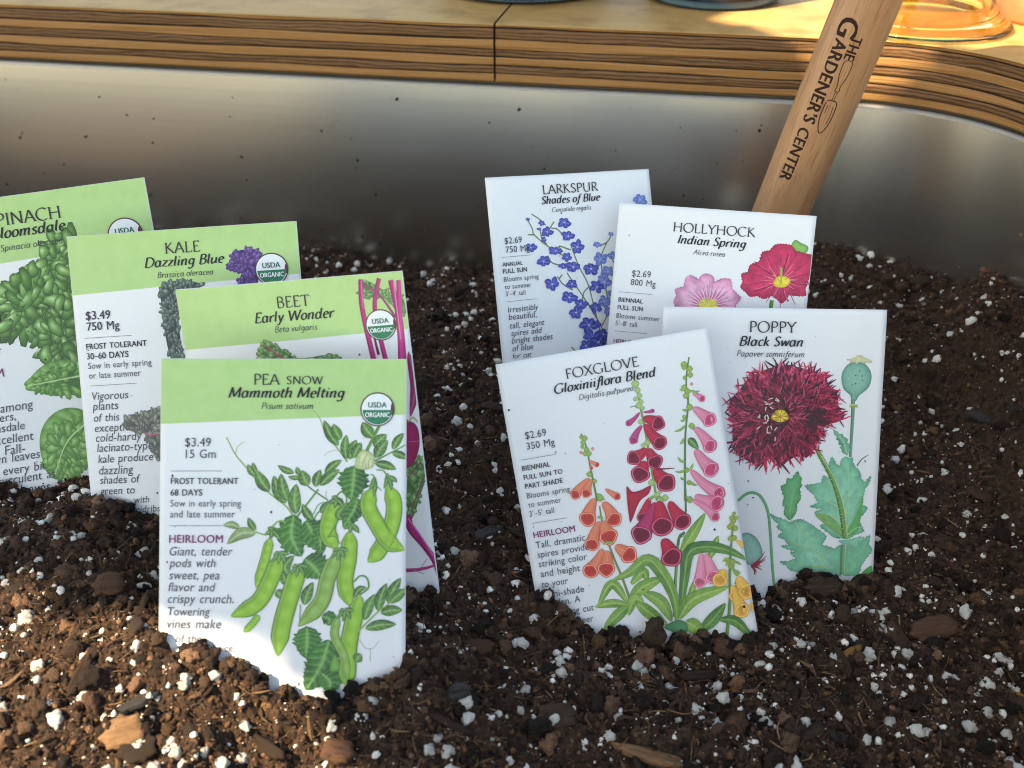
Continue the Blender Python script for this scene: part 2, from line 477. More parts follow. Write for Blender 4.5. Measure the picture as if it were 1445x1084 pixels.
PINV = {k: np.array(m.inverted()) for k, m in PMAT.items()}
def clear_of_packets(P, r):
    """True where a grain of radius r at P stays out of every packet"""
    ok = np.ones(len(P), bool)
    for k, mi in PINV.items():
        L = P @ mi[:3, :3].T+mi[:3, 3]
        s = POSE[k][6]
        ok &= ~((np.abs(L[:, 0]) < PW/2000+r) & (L[:, 1] > -0.002) & (L[:, 1] < PH/1000+r) & (L[:, 2]*s > -0.002-0.6*r) & (L[:, 2]*s < 0.0026+0.7*r))
    return ok

def scatter_pts(n, pad=0.001):
    """points in the seen part of the soil, denser near the camera like the picture"""
    out = []
    while sum(len(a_) for a_ in out) < n:
        y_ = 0.18+0.46*rng.random(n)**1.15
        half = 0.175+(y_-0.2)*0.46
        x_ = (rng.random(n)*2-1)*half+0.01
        a_, b_ = to_trough(x_, y_)
        ok = inside_basin(a_, b_, 0.003)
        out.append(np.c_[x_, y_][ok])
    return np.concatenate(out)[:n]

def rotmats(n):
    q = rng.normal(size=(n, 4)); q /= np.linalg.norm(q, axis=1)[:, None]
    w_, x_, y_, z_ = q.T
    return np.stack([np.stack([1-2*(y_*y_+z_*z_), 2*(x_*y_-z_*w_), 2*(x_*z_+y_*w_)], -1), np.stack([2*(x_*y_+z_*w_), 1-2*(x_*x_+z_*z_), 2*(y_*z_-x_*w_)], -1), np.stack([2*(x_*z_-y_*w_), 2*(y_*z_+x_*w_), 1-2*(x_*x_+y_*y_)], -1)], 1)

def lump(sub, amp, f, seed, pits=0.0):
    V, F = ico(sub)
    n_ = vnoise(V*f+seed*3.7, seed % 17)*amp+vnoise(V*f*2.3+seed, (seed+5) % 17)*amp*0.5
    if pits: n_ = n_-pits*np.clip(vnoise(V*f*2.6+seed*2, (seed+9) % 17)-0.15, 0, 1)
    return V*(1+n_)[:, None], F

def merge_lumps(name, T, P, rad, squash, cols, material, **props):
    """one mesh holding many small lumps (stuff)"""
    n = len(P); pick = rng.integers(0, len(T), n); Rm = rotmats(n)
    Vs, Fs, Cs = [], [], []; base = 0
    for k, (V, F) in enumerate(T):
        ii = np.where(pick == k)[0]
        if not len(ii): continue
        sc = rad[ii][:, None]*squash[ii]
        A = np.einsum('nij,nvj->nvi', Rm[ii], V[None]*sc[:, None, :])+P[ii][:, None, :]
        Vs.append(A.reshape(-1, 3)); m = len(V)
        Fs.append((F[None]+(base+np.arange(len(ii))*m)[:, None, None]).reshape(-1, 3)); base += m*len(ii)
        Cs.append(np.repeat(cols[ii], m, 0))
    o = mesh_np(name, np.concatenate(Vs), np.concatenate(Fs), material, colors=np.concatenate(Cs))
    for k, v_ in props.items(): o[k] = v_
    return o

TL1 = [lump(1, 0.30, 1.3, s) for s in range(8)]
TL2 = [(lambda V, F: (V*(1+0.22*vnoise(V*6.3+s, 5)+0.14*vnoise(V*11+s, 6))[:, None], F))(*lump(3, 0.42, 1.7, s+20)) for s in range(8)]
TL3 = [lump(3, 0.36, 1.7, s+40) for s in range(6)]
def soil_cols(n):
    c0 = np.array([0.052, 0.027, 0.0160]); k = np.exp(np.clip(rng.normal(0, 0.95, n), -2.2, 1.7))
    c = c0*k[:, None]; red = rng.random(n) < 0.16
    c[red] = np.array([0.15, 0.074, 0.036])*np.exp(rng.normal(0, 0.35, red.sum()))[:, None]
    return c
# fine crumbs
def crumbs(n, r0, r1, T, power):
    P2 = scatter_pts(n); rad = r0*(r1/r0)**(rng.random(n)**power)
    z = height(P2[:, 0], P2[:, 1])
    P = np.c_[P2, z+rad*(rng.random(n)*0.9-0.25)]
    ok = clear_of_packets(P, rad*1.2)
    return P[ok], rad[ok]
P, r1_ = crumbs(60000, 0.0003, 0.0012, TL1, 1.5)
merge_lumps('soil_crumbs', TL1, P, r1_, 0.6+0.7*rng.random((len(P), 3)), soil_cols(len(P)), M_CRUMB, kind='stuff')
P, r1_ = crumbs(2600, 0.0011, 0.0036, TL2, 2.2)
merge_lumps('soil_lumps', TL2, P, r1_, 0.6+0.6*rng.random((len(P), 3)), soil_cols(len(P))*0.85, M_CRUMB, kind='stuff')
# crumbs banked up against the front of every packet
Pc = []
for key, m_ in PMAT.items():
    A_ = np.array(m_); s_ = POSE[key][6]; n_ = 700
    u = (rng.random(n_)-0.5)*PW/1000*1.02; v_ = np.zeros(n_); off = 0.0025+0.0056*rng.random(n_)**1.4
    q = None
    lo_ = np.full(n_, -0.01); hi_ = np.full(n_, 0.075)
    for _ in range(14):                                     # where the packet's front meets the soil
        md_ = (lo_+hi_)/2; q = np.c_[u, md_, off/s_] @ A_[:3, :3].T+A_[:3, 3]
        ab = q[:, 2] > height(q[:, 0], q[:, 1]); hi_ = np.where(ab, md_, hi_); lo_ = np.where(ab, lo_, md_)
    Pc.append(q)
Pc = np.concatenate(Pc); rc = 0.0005+0.0022*rng.random(len(Pc))**3.2
Pc[:, 2] += rc*0.5
ok = clear_of_packets(Pc, rc*0.6)
merge_lumps('soil_lumps', TL2, Pc[ok], rc[ok], 0.6+0.6*rng.random((ok.sum(), 3)), soil_cols(ok.sum()), M_CRUMB, kind='stuff')
# fibres: thin bent slivers
def fibres(n, material, cols, l0, l1, w0, w1):
    P2 = scatter_pts(n); L = l0*(l1/l0)**(rng.random(n)**2.6); W = w0+(w1-w0)*rng.random(n)
    z = height(P2[:, 0], P2[:, 1]); th = rng.random(n)*2*np.pi; el = rng.normal(0, 0.28, n)
    d = np.c_[np.cos(th)*np.cos(el), np.sin(th)*np.cos(el), np.sin(el)]
    sd = np.c_[-np.sin(th), np.cos(th), np.zeros(n)]; up = np.cross(d, sd)
    C0 = np.c_[P2, z+0.0007]; ok = clear_of_packets(C0, L*0.55)
    rows = []; bend = rng.normal(0, 0.22, n)
    for u in (-1, -0.4, 0.3, 1):
        c_ = C0+d*(L*u/2)[:, None]+sd*(bend*L*(1-u*u)*0.5)[:, None]; wd = W*(1-0.7*abs(u)**2)
        rows.append([c_+sd*wd[:, None], c_+up*(wd*0.7)[:, None], c_-sd*wd[:, None], c_-up*(wd*0.6)[:, None]])
    A = np.array(rows).transpose(2, 0, 1, 3)[ok]           # n,4,4,3
    m = len(A); V = A.reshape(-1, 3); f = []
    for i in range(3):
        for j in range(4): f.append((i*4+j, i*4+(j+1) % 4, (i+1)*4+(j+1) % 4, (i+1)*4+j))
    f += [(3, 2, 1, 0), (12, 13, 14, 15)]
    f = np.array(f); F = (f[None]+(np.arange(m)*16)[:, None, None]).reshape(-1, 4)
    o = mesh_np('wood_fibres', V, F, material, smooth=False, colors=np.repeat(cols[ok], 16, 0)); o['kind'] = 'stuff'
n = 15000
fc = np.array([[0.07, 0.036, 0.019], [0.13, 0.068, 0.032], [0.24, 0.135, 0.06], [0.045, 0.022, 0.012], [0.09, 0.048, 0.026]])[rng.choice(5, n, p=[.36, .2, .07, .22, .15])]
fibres(n, M_FIBRE, fc*np.exp(rng.normal(0, .25, n))[:, None], 0.0016, 0.015, 0.00010, 0.00036)
n = 3000
fc = np.array([[0.045, 0.023, 0.013], [0.085, 0.043, 0.022], [0.03, 0.016, 0.01], [0.14, 0.07, 0.03]])[rng.choice(4, n, p=[.42, .28, .22, .08])]
fibres(n, M_FIBRE, fc*np.exp(rng.normal(0, .25, n))[:, None], 0.003, 0.011, 0.00035, 0.0010)

# perlite: the largest grains are things of their own, the dust is one mass
TP = [(lambda V, F: (V*(1+0.10*vnoise(V*5+s, 5)+0.05*vnoise(V*10+s, 6))[:, None], F))(*lump(3, 0.40, 1.6, s+70, 0.28)) for s in range(10)]
TPs = [lump(2, 0.42, 1.6, s+90, 0.20) for s in range(8)]
N = 6500
P2 = scatter_pts(N)
# clusters: some grains gather
for k in range(0, N-2, 3):
    if rng.random() < 0.45: P2[k+1] = P2[k]+rng.normal(0, 0.0028, 2); P2[k+2] = P2[k]+rng.normal(0, 0.005, 2)
rad = 0.00030*(0.0024/0.00030)**(rng.random(N)**1.75)
a_, b_ = to_trough(P2[:, 0], P2[:, 1]); okb = inside_basin(a_, b_, 0.003)
P = np.c_[P2, height(P2[:, 0], P2[:, 1])+rad*(rng.random(N)*1.0-0.45)]
ok = clear_of_packets(P, rad*1.25) & okb
P = P[ok]; rad = rad[ok]
sz = rad/(P[:, 1]+0.15); big = np.argsort(-sz)[:300]; small = np.setdiff1d(np.arange(len(P)), big)
white = lambda n_: np.array([0.86, 0.82, 0.75])*np.clip(np.exp(rng.normal(0, 0.12, n_)), 0.6, 1.15)[:, None]
merge_lumps('perlite_dust', TPs, P[small], rad[small], 0.65+0.5*rng.random((len(small), 3)), white(len(small)), M_PERL, kind='stuff')
# the finest white and tan dust, in drifts
nd_ = 15000
Pd = scatter_pts(nd_); dens = vnoise(Pd/0.018, 31)+0.6*vnoise(Pd/0.006, 32); Pd = Pd[dens > 0.05]; nd_ = len(Pd)
rd_ = 0.00013+0.00022*rng.random(nd_)**2; P3 = np.c_[Pd, height(Pd[:, 0], Pd[:, 1])+rd_*1.2+0.0006*rng.random(nd_)]
okd = clear_of_packets(P3, rd_); dc = white(nd_); tan = rng.random(nd_) < 0.55; dc[tan] = np.array([0.30, 0.19, 0.11])*np.exp(rng.normal(0, .4, tan.sum()))[:, None]
merge_lumps('perlite_dust', [ico(1)], P3[okd], rd_[okd], 0.6+0.8*rng.random((okd.sum(), 3)), dc[okd], M_PERL, kind='stuff')
tmeshes = []
for V, F in TP:
    o = mesh_np('perlite_grain', V, F, M_PERL, colors=white(1).repeat(len(V), 0)); tmeshes.append(o.data); bpy.data.objects.remove(o)
for k, i in enumerate(big):
    o = bpy.data.objects.new('perlite_grain', tmeshes[k % len(tmeshes)]); COL.objects.link(o)
    o.location = P[i]; o.rotation_euler = rng.random(3)*6.28
    o.scale = rad[i]*(0.65+0.55*rng.random(3))
    tag(o, 'small rough white perlite grain lying on the dark soil', 'perlite grain', 'perlite grains in the potting soil')

# specks of soil stuck to the steel
n = 900
sx = np.r_[-rng.random(780)*0.62-0.09, -0.02-rng.random(120)*0.35]; szz = 0.005+0.095*rng.random(n)**1.7
a_ = rng.random(120)*np.pi/2
W_ = np.c_[sx, np.full(n, -0.0002), szz]
woff = lambda z_: -0.0056*(1-((z_+0.02)/0.1255)**2); W_[780:, 0] = -FIL+FIL*np.cos(a_); W_[780:, 1] = -FIL+FIL*np.sin(a_); W_[780:, 2] = 0.02+0.05*rng.random(120)**2; W_[:780, 1] += woff(W_[:780, 2]); rr0 = FIL+woff(W_[780:, 2]); W_[780:, 0] = -FIL+rr0*np.cos(a_); W_[780:, 1] = -FIL+rr0*np.sin(a_)
Wp = W_ @ np.array(TROUGH)[:3, :3].T+np.array(TROUGH)[:3, 3]
merge_lumps('soil_specks', TL1, Wp, 0.00018+0.0009*rng.random(n)**6, 0.5+0.8*rng.random((n, 3)), soil_cols(n), M_CRUMB, kind='stuff')

# soil dust sticking to the packets
Ps = []
for key, m_ in PMAT.items():
    A_ = np.array(m_); n_ = 46; u = (rng.random(n_)-0.5)*PW/1000*0.96; v_ = 0.012+0.105*rng.random(n_)**2.2
    xx, yy = (u+PW/2000)*1000, PH-v_*1000; sd_ = sum(ord(c_) for c_ in key) % 17
    zz = (puff(xx, yy, sd_)+curl(xx, yy, sd_)+0.12)/1000
    Ps.append(np.c_[u, v_, zz] @ A_[:3, :3].T+A_[:3, 3])
Ps = np.concatenate(Ps); rs = 0.00012+0.00030*rng.random(len(Ps))**3
merge_lumps('soil_specks', TL1, Ps, rs, 0.6+0.8*rng.random((len(Ps), 3)), soil_cols(len(Ps)), M_CRUMB, kind='stuff')

# bark chips and sticks
def chip_mesh(name, lx, ly, lz, seed, material, jag=0.10):
    r_ = np.random.default_rng(seed); bm = bmesh.new(); bmesh.ops.create_cube(bm, size=2)
    bmesh.ops.subdivide_edges(bm, edges=bm.edges, cuts=7, use_grid_fill=True)
    V = np.array([v_.co[:] for v_ in bm.verts])
    # outline of a broken plate: rounded, uneven
    rr_ = np.maximum(np.abs(V[:, 0]), np.abs(V[:, 1])); ang = np.arctan2(V[:, 1], V[:, 0])
    k = 1-0.22*np.abs(np.sin(2*ang))+jag*vnoise(np.c_[np.cos(ang)*2+seed, np.sin(ang)*2], seed % 13)+jag*0.7*vnoise(np.c_[np.cos(ang)*5+seed, np.sin(ang)*5], seed % 11)
    V[:, 0] *= k; V[:, 1] *= k
    V[:, 2] = V[:, 2]*(1-0.5*rr_**3)+0.35*vnoise(np.c_[V[:, 0]*1.2+seed, V[:, 1]*1.2], 4)+0.38*vnoise(np.c_[V[:, 0]*0.8, V[:, 1]*5+seed], 6)+0.2*vnoise(np.c_[V[:, 0]*1.2, V[:, 1]*11+seed], 3)
    V *= (lx/2, ly/2, lz/2)
    for v_, c_ in zip(bm.verts, V): v_.co = c_
    me = bpy.data.meshes.new(name); bm.to_mesh(me); bm.free(); me.materials.append(material)
    for p_ in me.polygons: p_.use_smooth = True
    o = bpy.data.objects.new(name, me); COL.objects.link(o); return o
CHIPS = (('bark_chip',-0.12,0.226,0.014,0.011,0.004,0.4,0.5,2,'flat tan bark chip on the sunlit soil at lower left',0.001),('bark_chip',-0.142,0.285,0.012,0.009,0.005,0.2,0.6,1,'reddish brown bark chip on the mound left of the pea packet',0.001),('bark_chip',0.052,0.287,0.008,0.014,0.006,0.3,1.3,0,'dark rounded bark piece standing against the foxglove packet',0.004),('bark_chip',0.077,0.286,0.005,0.009,0.003,0.3,1.2,1,'small brown bark piece standing at the foxglove packet foot, right of the dark one',0.002),('bark_chip',0.16,0.298,0.02,0.01,0.004,0.2,0.5,1,'large red brown bark chip on the soil at the right edge',0.001),('bark_chip',0.015,0.246,0.013,0.01,0.004,0.1,0.5,0,'flat dark brown bark chip in the middle foreground below the foxglove packet',0.001),('bark_chip',0.122,0.318,0.014,0.008,0.005,0.1,0.8,0,'dark bark piece lying across the foot of the poppy packet',0.002),('wood_stick',0.045,0.236,0.024,0.005,0.004,-0.3,0.1,2,'long brown stick lying on the soil below the foxglove packet',0.001),('wood_stick',0.085,0.215,0.02,0.007,0.004,0.1,0.1,2,'ridged tan wood piece in the sunny patch at the bottom edge',0.001),('wood_stick',0.005,0.33,0.018,0.003,0.003,-0.5,0.1,0,'thin brown twig on the soil between pea and foxglove packets',0.001),('grey_stone',-0.018,0.248,0.009,0.007,0.006,0.3,0.2,3,'dark grey stone on the soil right of the pea packet foot',0.001),('bark_chip',-0.055,0.229,0.012,0.008,0.004,-0.3,0.4,1,'brown bark chip on the soil below the middle of the pea packet',0.001),('wood_stick',0.125,0.285,0.012,0.003,0.002,0.5,0.1,4,'small ochre splinter on the soil below the poppy packet',0.001),('wood_stick',0.185,0.27,0.012,0.003,0.002,-0.7,0.1,4,'small ochre splinter near the right edge of the soil',0.001))
for k, (nm, x, y, lx, ly, lz, ang, tilt, mi_, lab, lift) in enumerate(CHIPS):
    o = chip_mesh(nm, lx, ly, lz, k+3, M_BARK[mi_])
    o.location = (x, y, float(height(np.array([x]), np.array([y]))[0])+lz*0.25+lift)
    o.rotation_euler = (tilt, 0.12*math.sin(k), ang)
    tag(o, lab, 'wood stick' if 'stick' in nm else ('stone' if 'stone' in nm else 'bark chip'), 'bark and sticks in the potting soil')
# anonymous small bark chips scattered everywhere
n = 260
P2 = scatter_pts(n); z = height(P2[:, 0], P2[:, 1])
base_chips = [chip_mesh('bark_chip', 1, 0.5+0.1*k, 0.22, k+60, M_BARK[(0, 0, 1, 0, 2, 0, 1, 0)[k]]) for k in range(8)]
dark_long = [chip_mesh('bark_chip', 1, 0.26+0.08*k, 0.16, k+80, M_BARK[(0, 0, 3, 1)[k]]) for k in range(4)]
for k in range(n):
    L = 0.0035+0.0085*rng.random()**2; long_ = k % 4 == 0
    if long_: L = 0.008+0.010*rng.random()
    Pk = np.array([[P2[k, 0], P2[k, 1], z[k]+0.0008]])
    if not clear_of_packets(Pk, np.array([L*0.55]))[0]: continue
    o = bpy.data.objects.new('bark_chip', (dark_long[(k//4) % 4] if long_ else base_chips[k % 8]).data); COL.objects.link(o)
    o.location = Pk[0]; o.rotation_euler = (rng.normal(0, .45), rng.normal(0, .3), rng.random()*6.28); o.scale = (L, L, L)
    tag(o, 'small dark bark chip lying among the soil crumbs', 'bark chip', 'small bark chips in the potting soil')
for o in base_chips+dark_long: bpy.data.objects.remove(o)

# ---------------------------------------------------------------- seed packets
class Print:
    """collects flat printed shapes in packet millimetres and lays them on the bulging front"""
    def __init__(s, sd, layer0, dz=0.0018): s.V = []; s.F = []; s.C = []; s.n = 0; s.sd = sd; s.z = layer0; s.dz = dz
    def add(s, XY, F, C, keep_layer=False):
        XY = np.asarray(XY, float); C = np.asarray(C, float)
        if C.ndim == 1: C = np.repeat(C[None], len(XY), 0)
        F = [tuple(f) for f in F]
        # keep print inside the packet
        XY = np.c_[np.clip(XY[:, 0], 0.25, PW-0.25), np.clip(XY[:, 1], 0.25, PH-0.25)]
        z = puff(XY[:, 0], XY[:, 1], s.sd)+curl(XY[:, 0], XY[:, 1], s.sd)+s.z
        s.V.append(np.c_[(XY[:, 0]-PW/2)/1000, (PH-XY[:, 1])/1000, z/1000]); s.C.append(C)
        s.F += [tuple(i+s.n for i in f) for f in F]; s.n += len(XY)
        if not keep_layer: s.z += s.dz
    def build(s, name, parent, material):
        if not s.n: return None
        V = np.concatenate(s.V)
        F = []
        for f in s.F:                                      # all prints face the viewer
            a_, b_, c_ = V[f[0]], V[f[1]], V[f[2]]
            cr = (b_[0]-a_[0])*(c_[1]-a_[1])-(b_[1]-a_[1])*(c_[0]-a_[0])
            F.append(f if cr >= 0 else f[::-1])
        return mesh_np(name, V, F, material, parent, True, np.concatenate(s.C))

def catmull(P, n, closed=False):
    P = np.asarray(P, float)
    if len(P) == 2 and not closed: return P[0]+(P[1]-P[0])*np.linspace(0, 1, n)[:, None]
    if closed: Q = np.r_[P[-1:], P, P[:2]]; seg = len(P)
    else: Q = np.r_[2*P[:1]-P[1:2], P, 2*P[-1:]-P[-2:-1]]; seg = len(P)-1
    t = np.linspace(0, seg, n, endpoint=not closed); i = np.minimum(t.astype(int), seg-1); f = (t-i)[:, None]
    a_, b_, c_, d_ = Q[i], Q[i+1], Q[i+2], Q[i+3]
    return 0.5*(2*b_+(c_-a_)*f+(2*a_-5*b_+4*c_-d_)*f**2+(3*b_-a_-3*c_+d_)*f**3)
def normals2(P):
    d = np.gradient(P, axis=0); d /= np.linalg.norm(d, axis=1)[:, None]+1e-9
    return np.c_[-d[:, 1], d[:, 0]]
def ribbon(pr, mid, half, M, colfun):
    n_ = len(mid); N = normals2(mid); tt = np.linspace(-1, 1, M)
    XY = mid[:, None]+N[:, None]*(half[:, None]*tt[None])[..., None]
    ss = np.linspace(0, 1, n_); Sg, Tg = np.meshgrid(ss, tt, indexing='ij')
    C = colfun(Sg, Tg)
    F = [(i*M+j, i*M+j+1, (i+1)*M+j+1, (i+1)*M+j) for i in range(n_-1) for j in range(M-1)]
    pr.add(XY.reshape(-1, 2), F, C.reshape(-1, 3))

LEAFK = [((40, 78, 36), (86, 142, 58), (164, 196, 124)), ((92, 120, 70), (150, 172, 110), (200, 210, 170)), ((28, 74, 34), (58, 126, 46), (146, 196, 112)),
         None, ((100, 18, 66), (165, 30, 95), (215, 110, 160)), ((62, 118, 46), (124, 178, 86), (188, 214, 150)), ((84, 138, 52), (146, 184, 84), (190, 210, 130)),
         ((74, 128, 54), (138, 178, 84), (176, 200, 116)), ((52, 104, 52), (98, 150, 72), (160, 190, 110)), ((74, 142, 108), (118, 186, 148), (170, 214, 176))]
def op_leaf(pr, P, wd, kind, serr, nt):
    n_ = 15 if wd < 2.2 else 33; M = 7 if wd < 2.2 else 11
    mid = catmull(P, n_); s_ = np.linspace(0, 1, n_)
    if kind in (6, 7, 8): wd = wd*0.82
    prof = np.sin(np.pi*s_**0.85)**0.75 if kind not in (6, 7, 8) else np.sin(np.pi*np.clip(s_*0.94+0.05, 0, 1))**0.7
    half = wd*prof*(1-2.0*serr*((s_*nt+0.25*np.sin(s_*17)) % 1.0) if serr else 1)*(1.12 if serr else 1)+0.02
    dk, lt, vn = [s2l(c_) for c_ in LEAFK[kind]]
    ph = random.random(); nv = 4.5 if wd < 2.2 else 7
    def cf(Sg, Tg):
        v_ = ((Sg*nv-np.abs(Tg)*0.9+ph) % 1.0)
        vein = np.exp(-((v_-0.5)/0.14)**2)*(np.abs(Tg) < 0.85)
        midv = np.exp(-(Tg/0.13)**2)
        base = np.clip(0.42+0.3*np.sin(Sg*5+ph*6)*0.5+0.34*(Tg > 0)+(0.22 if kind in (0, 2, 5) else 0.10)*np.sin(v_*6.28)+0.25*vnoise(np.c_[Sg.ravel()*6+ph*9, Tg.ravel()*2], 4).reshape(Sg.shape), 0, 1)
        edge = (np.abs(Tg) > 0.93)*0.75
        c_ = dk+(lt-dk)*base[..., None]
        c_ = c_+(vn-c_)*np.clip(vein*(0.42 if kind in (0, 2, 5) else 0.2)+midv*0.75, 0, 0.85)[..., None]
        return c_*(1-edge[..., None]*0.4)
    ribbon(pr, mid, half, M, cf)
PODK = [((70, 118, 24), (134, 184, 52), (178, 214, 92)), None, None, ((92, 122, 50), (128, 168, 72), (172, 204, 120))]
def op_pod(pr, P, wd, kind):
    n_ = 40; M = 11; mid = catmull(P, n_); s_ = np.linspace(0, 1, n_)
    half = wd*0.92*np.minimum(1, np.minimum((s_*7)**0.6, ((1-s_)*5+0.02)**0.75))+0.04
    dk, md, hi = [s2l(c_) for c_ in PODK[kind]]; ph = random.random()*6
    def cf(Sg, Tg):
        b_ = np.clip(1-np.abs(Tg+0.15)**2.2, 0, 1); bumpy = 0.16*np.sin(Sg*36+ph)*np.exp(-(Tg/0.5)**2)
        f_ = np.clip(b_*0.85+bumpy+0.05*np.sin(Sg*9+Tg*7), 0, 1)
        c_ = dk+(md-dk)*np.clip(f_*1.7, 0, 1)[..., None]; c_ = c_+(hi-c_)*(np.clip(f_-0.6, 0, 1)*1.5)[..., None]
        seam = np.exp(-((Tg-0.78)/0.08)**2)*0.5
        c_ = c_+(s2l((190, 222, 130))-c_)*seam[..., None]
        return c_*(1-(np.abs(Tg) > 0.95)*0.55)[..., None]
    ribbon(pr, mid, half, M, cf)
def op_stroke(pr, P, w0, w1, col):
    n_ = max(4, min(24, 5*len(P))); mid = catmull(P, n_); half = np.linspace(w0, w1, n_)/2
    c_ = s2l(col)
    ribbon(pr, mid, half, 3 if max(w0, w1) < 1.2 else 5, lambda Sg, Tg: c_*(1.08-0.38*(Tg > 0.3)-0.12*np.abs(Tg))[..., None])
from mathutils.geometry import delaunay_2d_cdt
def op_blob(pr, P, ce, cc, streak, sharp):
    """filled outline: pigment runs from ce at the border to cc inside, with streaks towards the middle"""
    P_ = np.asarray(P, float)
    if sharp:
        nx_ = np.roll(P_, -1, 0); d_ = nx_-P_; ln = np.linalg.norm(d_, axis=1)[:, None]; nr = np.c_[d_[:, 1], -d_[:, 0]]
        sg = np.sign((P_[:, 0]*nx_[:, 1]-nx_[:, 0]*P_[:, 1]).sum()); nr = nr*sg/(ln+1e-9)
        jag = 0.10*np.minimum(ln, 3.0)
        E_ = np.concatenate([P_, P_+d_*.2-nr*jag*.5, P_+d_*.36+nr*jag, P_+d_*.5-nr*jag*.6, P_+d_*.7+nr*jag*.9, P_+d_*.82-nr*jag*.4], 1).reshape(-1, 2)
    else: E_ = catmull(P_, 14 if len(P) == 4 else max(28, 4*len(P)), True)
    keep = np.r_[True, np.linalg.norm(np.diff(E_, axis=0), axis=1) > 0.01]; E_ = E_[keep]
    c0 = E_.mean(0); lo, up = E_.min(0), E_.max(0); size = float((up-lo).max()); n_ = len(E_)
    ce, cc = s2l(ce), s2l(cc)
    nxt = np.roll(E_, -1, 0); seg = nxt-E_; sl2 = (seg**2).sum(1)+1e-12
    def edist(Q):
        t_ = np.clip(((Q[:, None]-E_[None])*seg[None]).sum(2)/sl2[None], 0, 1); return np.linalg.norm(Q[:, None]-(E_[None]+seg[None]*t_[..., None]), axis=2).min(1)
    step = max(size/26, 0.16) if size > 1.5 else size/6
    g_ = np.stack(np.meshgrid(np.arange(lo[0], up[0], step), np.arange(lo[1], up[1], step)), -1).reshape(-1, 2)
    g_ = g_+np.random.default_rng(n_).normal(0, step*.18, g_.shape)
    g_ = g_[in_poly(g_, E_)]
    if len(g_): g_ = g_[edist(g_) > step*0.35]
    allp = np.r_[E_, g_] if len(g_) else E_
    r_ = delaunay_2d_cdt([Vector(q) for q in allp], [(i, (i+1) % n_) for i in range(n_)], [], 2, 1e-5)
    V = np.array([q[:] for q in r_[0]]); tri = [tuple(f) for f in r_[2]]
    cen = np.array([V[list(f)].mean(0) for f in tri]); ok = in_poly(cen, E_)
    tri = [f for f, o_ in zip(tri, ok) if o_]
    de = edist(V); k_ = np.exp(-de/(size*0.10+1e-6))
    C = cc+(ce-cc)*k_[:, None]
    if streak:
        a_ = np.arctan2(V[:, 1]-c0[1], V[:, 0]-c0[0]); rd = np.linalg.norm(V-c0, axis=1)
        C = C*(1+streak*1.5*vnoise(np.c_[np.cos(a_)*7+c0[0], np.sin(a_)*7, rd*0.35+c0[1]], 8)+streak*0.7*vnoise(np.c_[V*0.9, V[:, :1]*0], 7))[:, None]
    C = np.clip(C, 0.001, 1)*np.where(de < 0.01, 0.84, 1)[:, None]
    pr.add(V, tri, C)
def in_poly(Q, P):
    x_, y_ = Q.T; c_ = np.zeros(len(Q), bool); n_ = len(P)
    for i in range(n_):
        x0, y0 = P[i]; x1, y1 = P[(i+1) % n_]
        hit = ((y0 > y_) != (y1 > y_)) & (x_ < (x1-x0)*(y_-y0)/(y1-y0+1e-12)+x0); c_ ^= hit
    return c_
BELLK = {'or': ((222, 92, 60), (245, 150, 115), (250, 185, 150), (205, 60, 50)), 're': ((165, 20, 48), (214, 45, 78), (232, 110, 140), (128, 14, 48)),
         'rm': ((150, 25, 75), (205, 60, 110), (232, 120, 150), (120, 18, 48)), 'pi': ((214, 92, 130), (242, 158, 180), (246, 180, 196), (208, 70, 110)), 'pk': ((226, 104, 140), (248, 170, 186), (250, 196, 204), (222, 100, 130)),
         'ye': ((228, 160, 60), (250, 205, 100), (252, 220, 140), (232, 165, 70)), 'pu': ((160, 40, 100), (210, 80, 140), (225, 130, 170), (180, 50, 110))}
def op_bell(pr, P, wm, kind):
    a_, b_ = np.asarray(P[0]), np.asarray(P[1]); d = b_-a_; L = np.linalg.norm(d)+1e-6; d /= L; N = np.array([-d[1], d[0]])
    dk, lt, rim, inn = [s2l(c_) for c_ in BELLK[kind]]
    n_ = 16; s_ = np.linspace(0, 1, n_); mid = a_+(b_-a_)*s_[:, None]+N*(math.sin(L*7)*0.06*L*np.sin(np.pi*s_))[:, None]
    half = wm*(0.24+0.58*s_**0.65+0.18*s_**4)*np.minimum(1, (s_*9+0.15)**0.6)
    def cf(Sg, Tg):
        f_ = np.clip(0.75-0.55*np.abs(Tg-0.1)**1.6+0.15*np.sin(Tg*9+Sg*4), 0, 1)
        c_ = dk+(lt-dk)*f_[..., None]; return c_*(1-0.22*(np.abs(Tg) > 0.92))[..., None]
    ribbon(pr, mid, half, 9, cf)
    # flared mouth with a lip hanging on the far side
    th = np.linspace(0, 2*np.pi, 22, endpoint=False)
    lipk = 1+0.32*np.clip(np.cos(th), 0, 1)**2+0.10*np.cos(3*th+L)
    ell = b_+N*(wm*1.0*np.sin(th))[:, None]+d*(wm*0.72*np.cos(th)*lipk)[:, None]
    for q, ca, cb in ((1.0, dk*0.9, lt), (0.90, rim, rim), (0.80, inn, inn*0.8)):
        XY = np.r_[[b_+d*wm*0.04], b_+(ell-b_)*0.55*q, b_+(ell-b_)*q]; n2 = len(th)
        C = np.r_[[cb], np.repeat((cb*0.55+ca*0.45)[None], n2, 0), np.repeat(ca[None], n2, 0)]
        if q == 0.80: C = C*(1+0.30*vnoise(XY*1.6, 9))[:, None]; C[1+n2:] = inn*1.25
        F = [(0, 1+j, 1+(j+1) % n2) for j in range(n2)]+[(1+j, 1+n2+j, 1+n2+(j+1) % n2, 1+(j+1) % n2) for j in range(n2)]
        pr.add(XY, F, C)
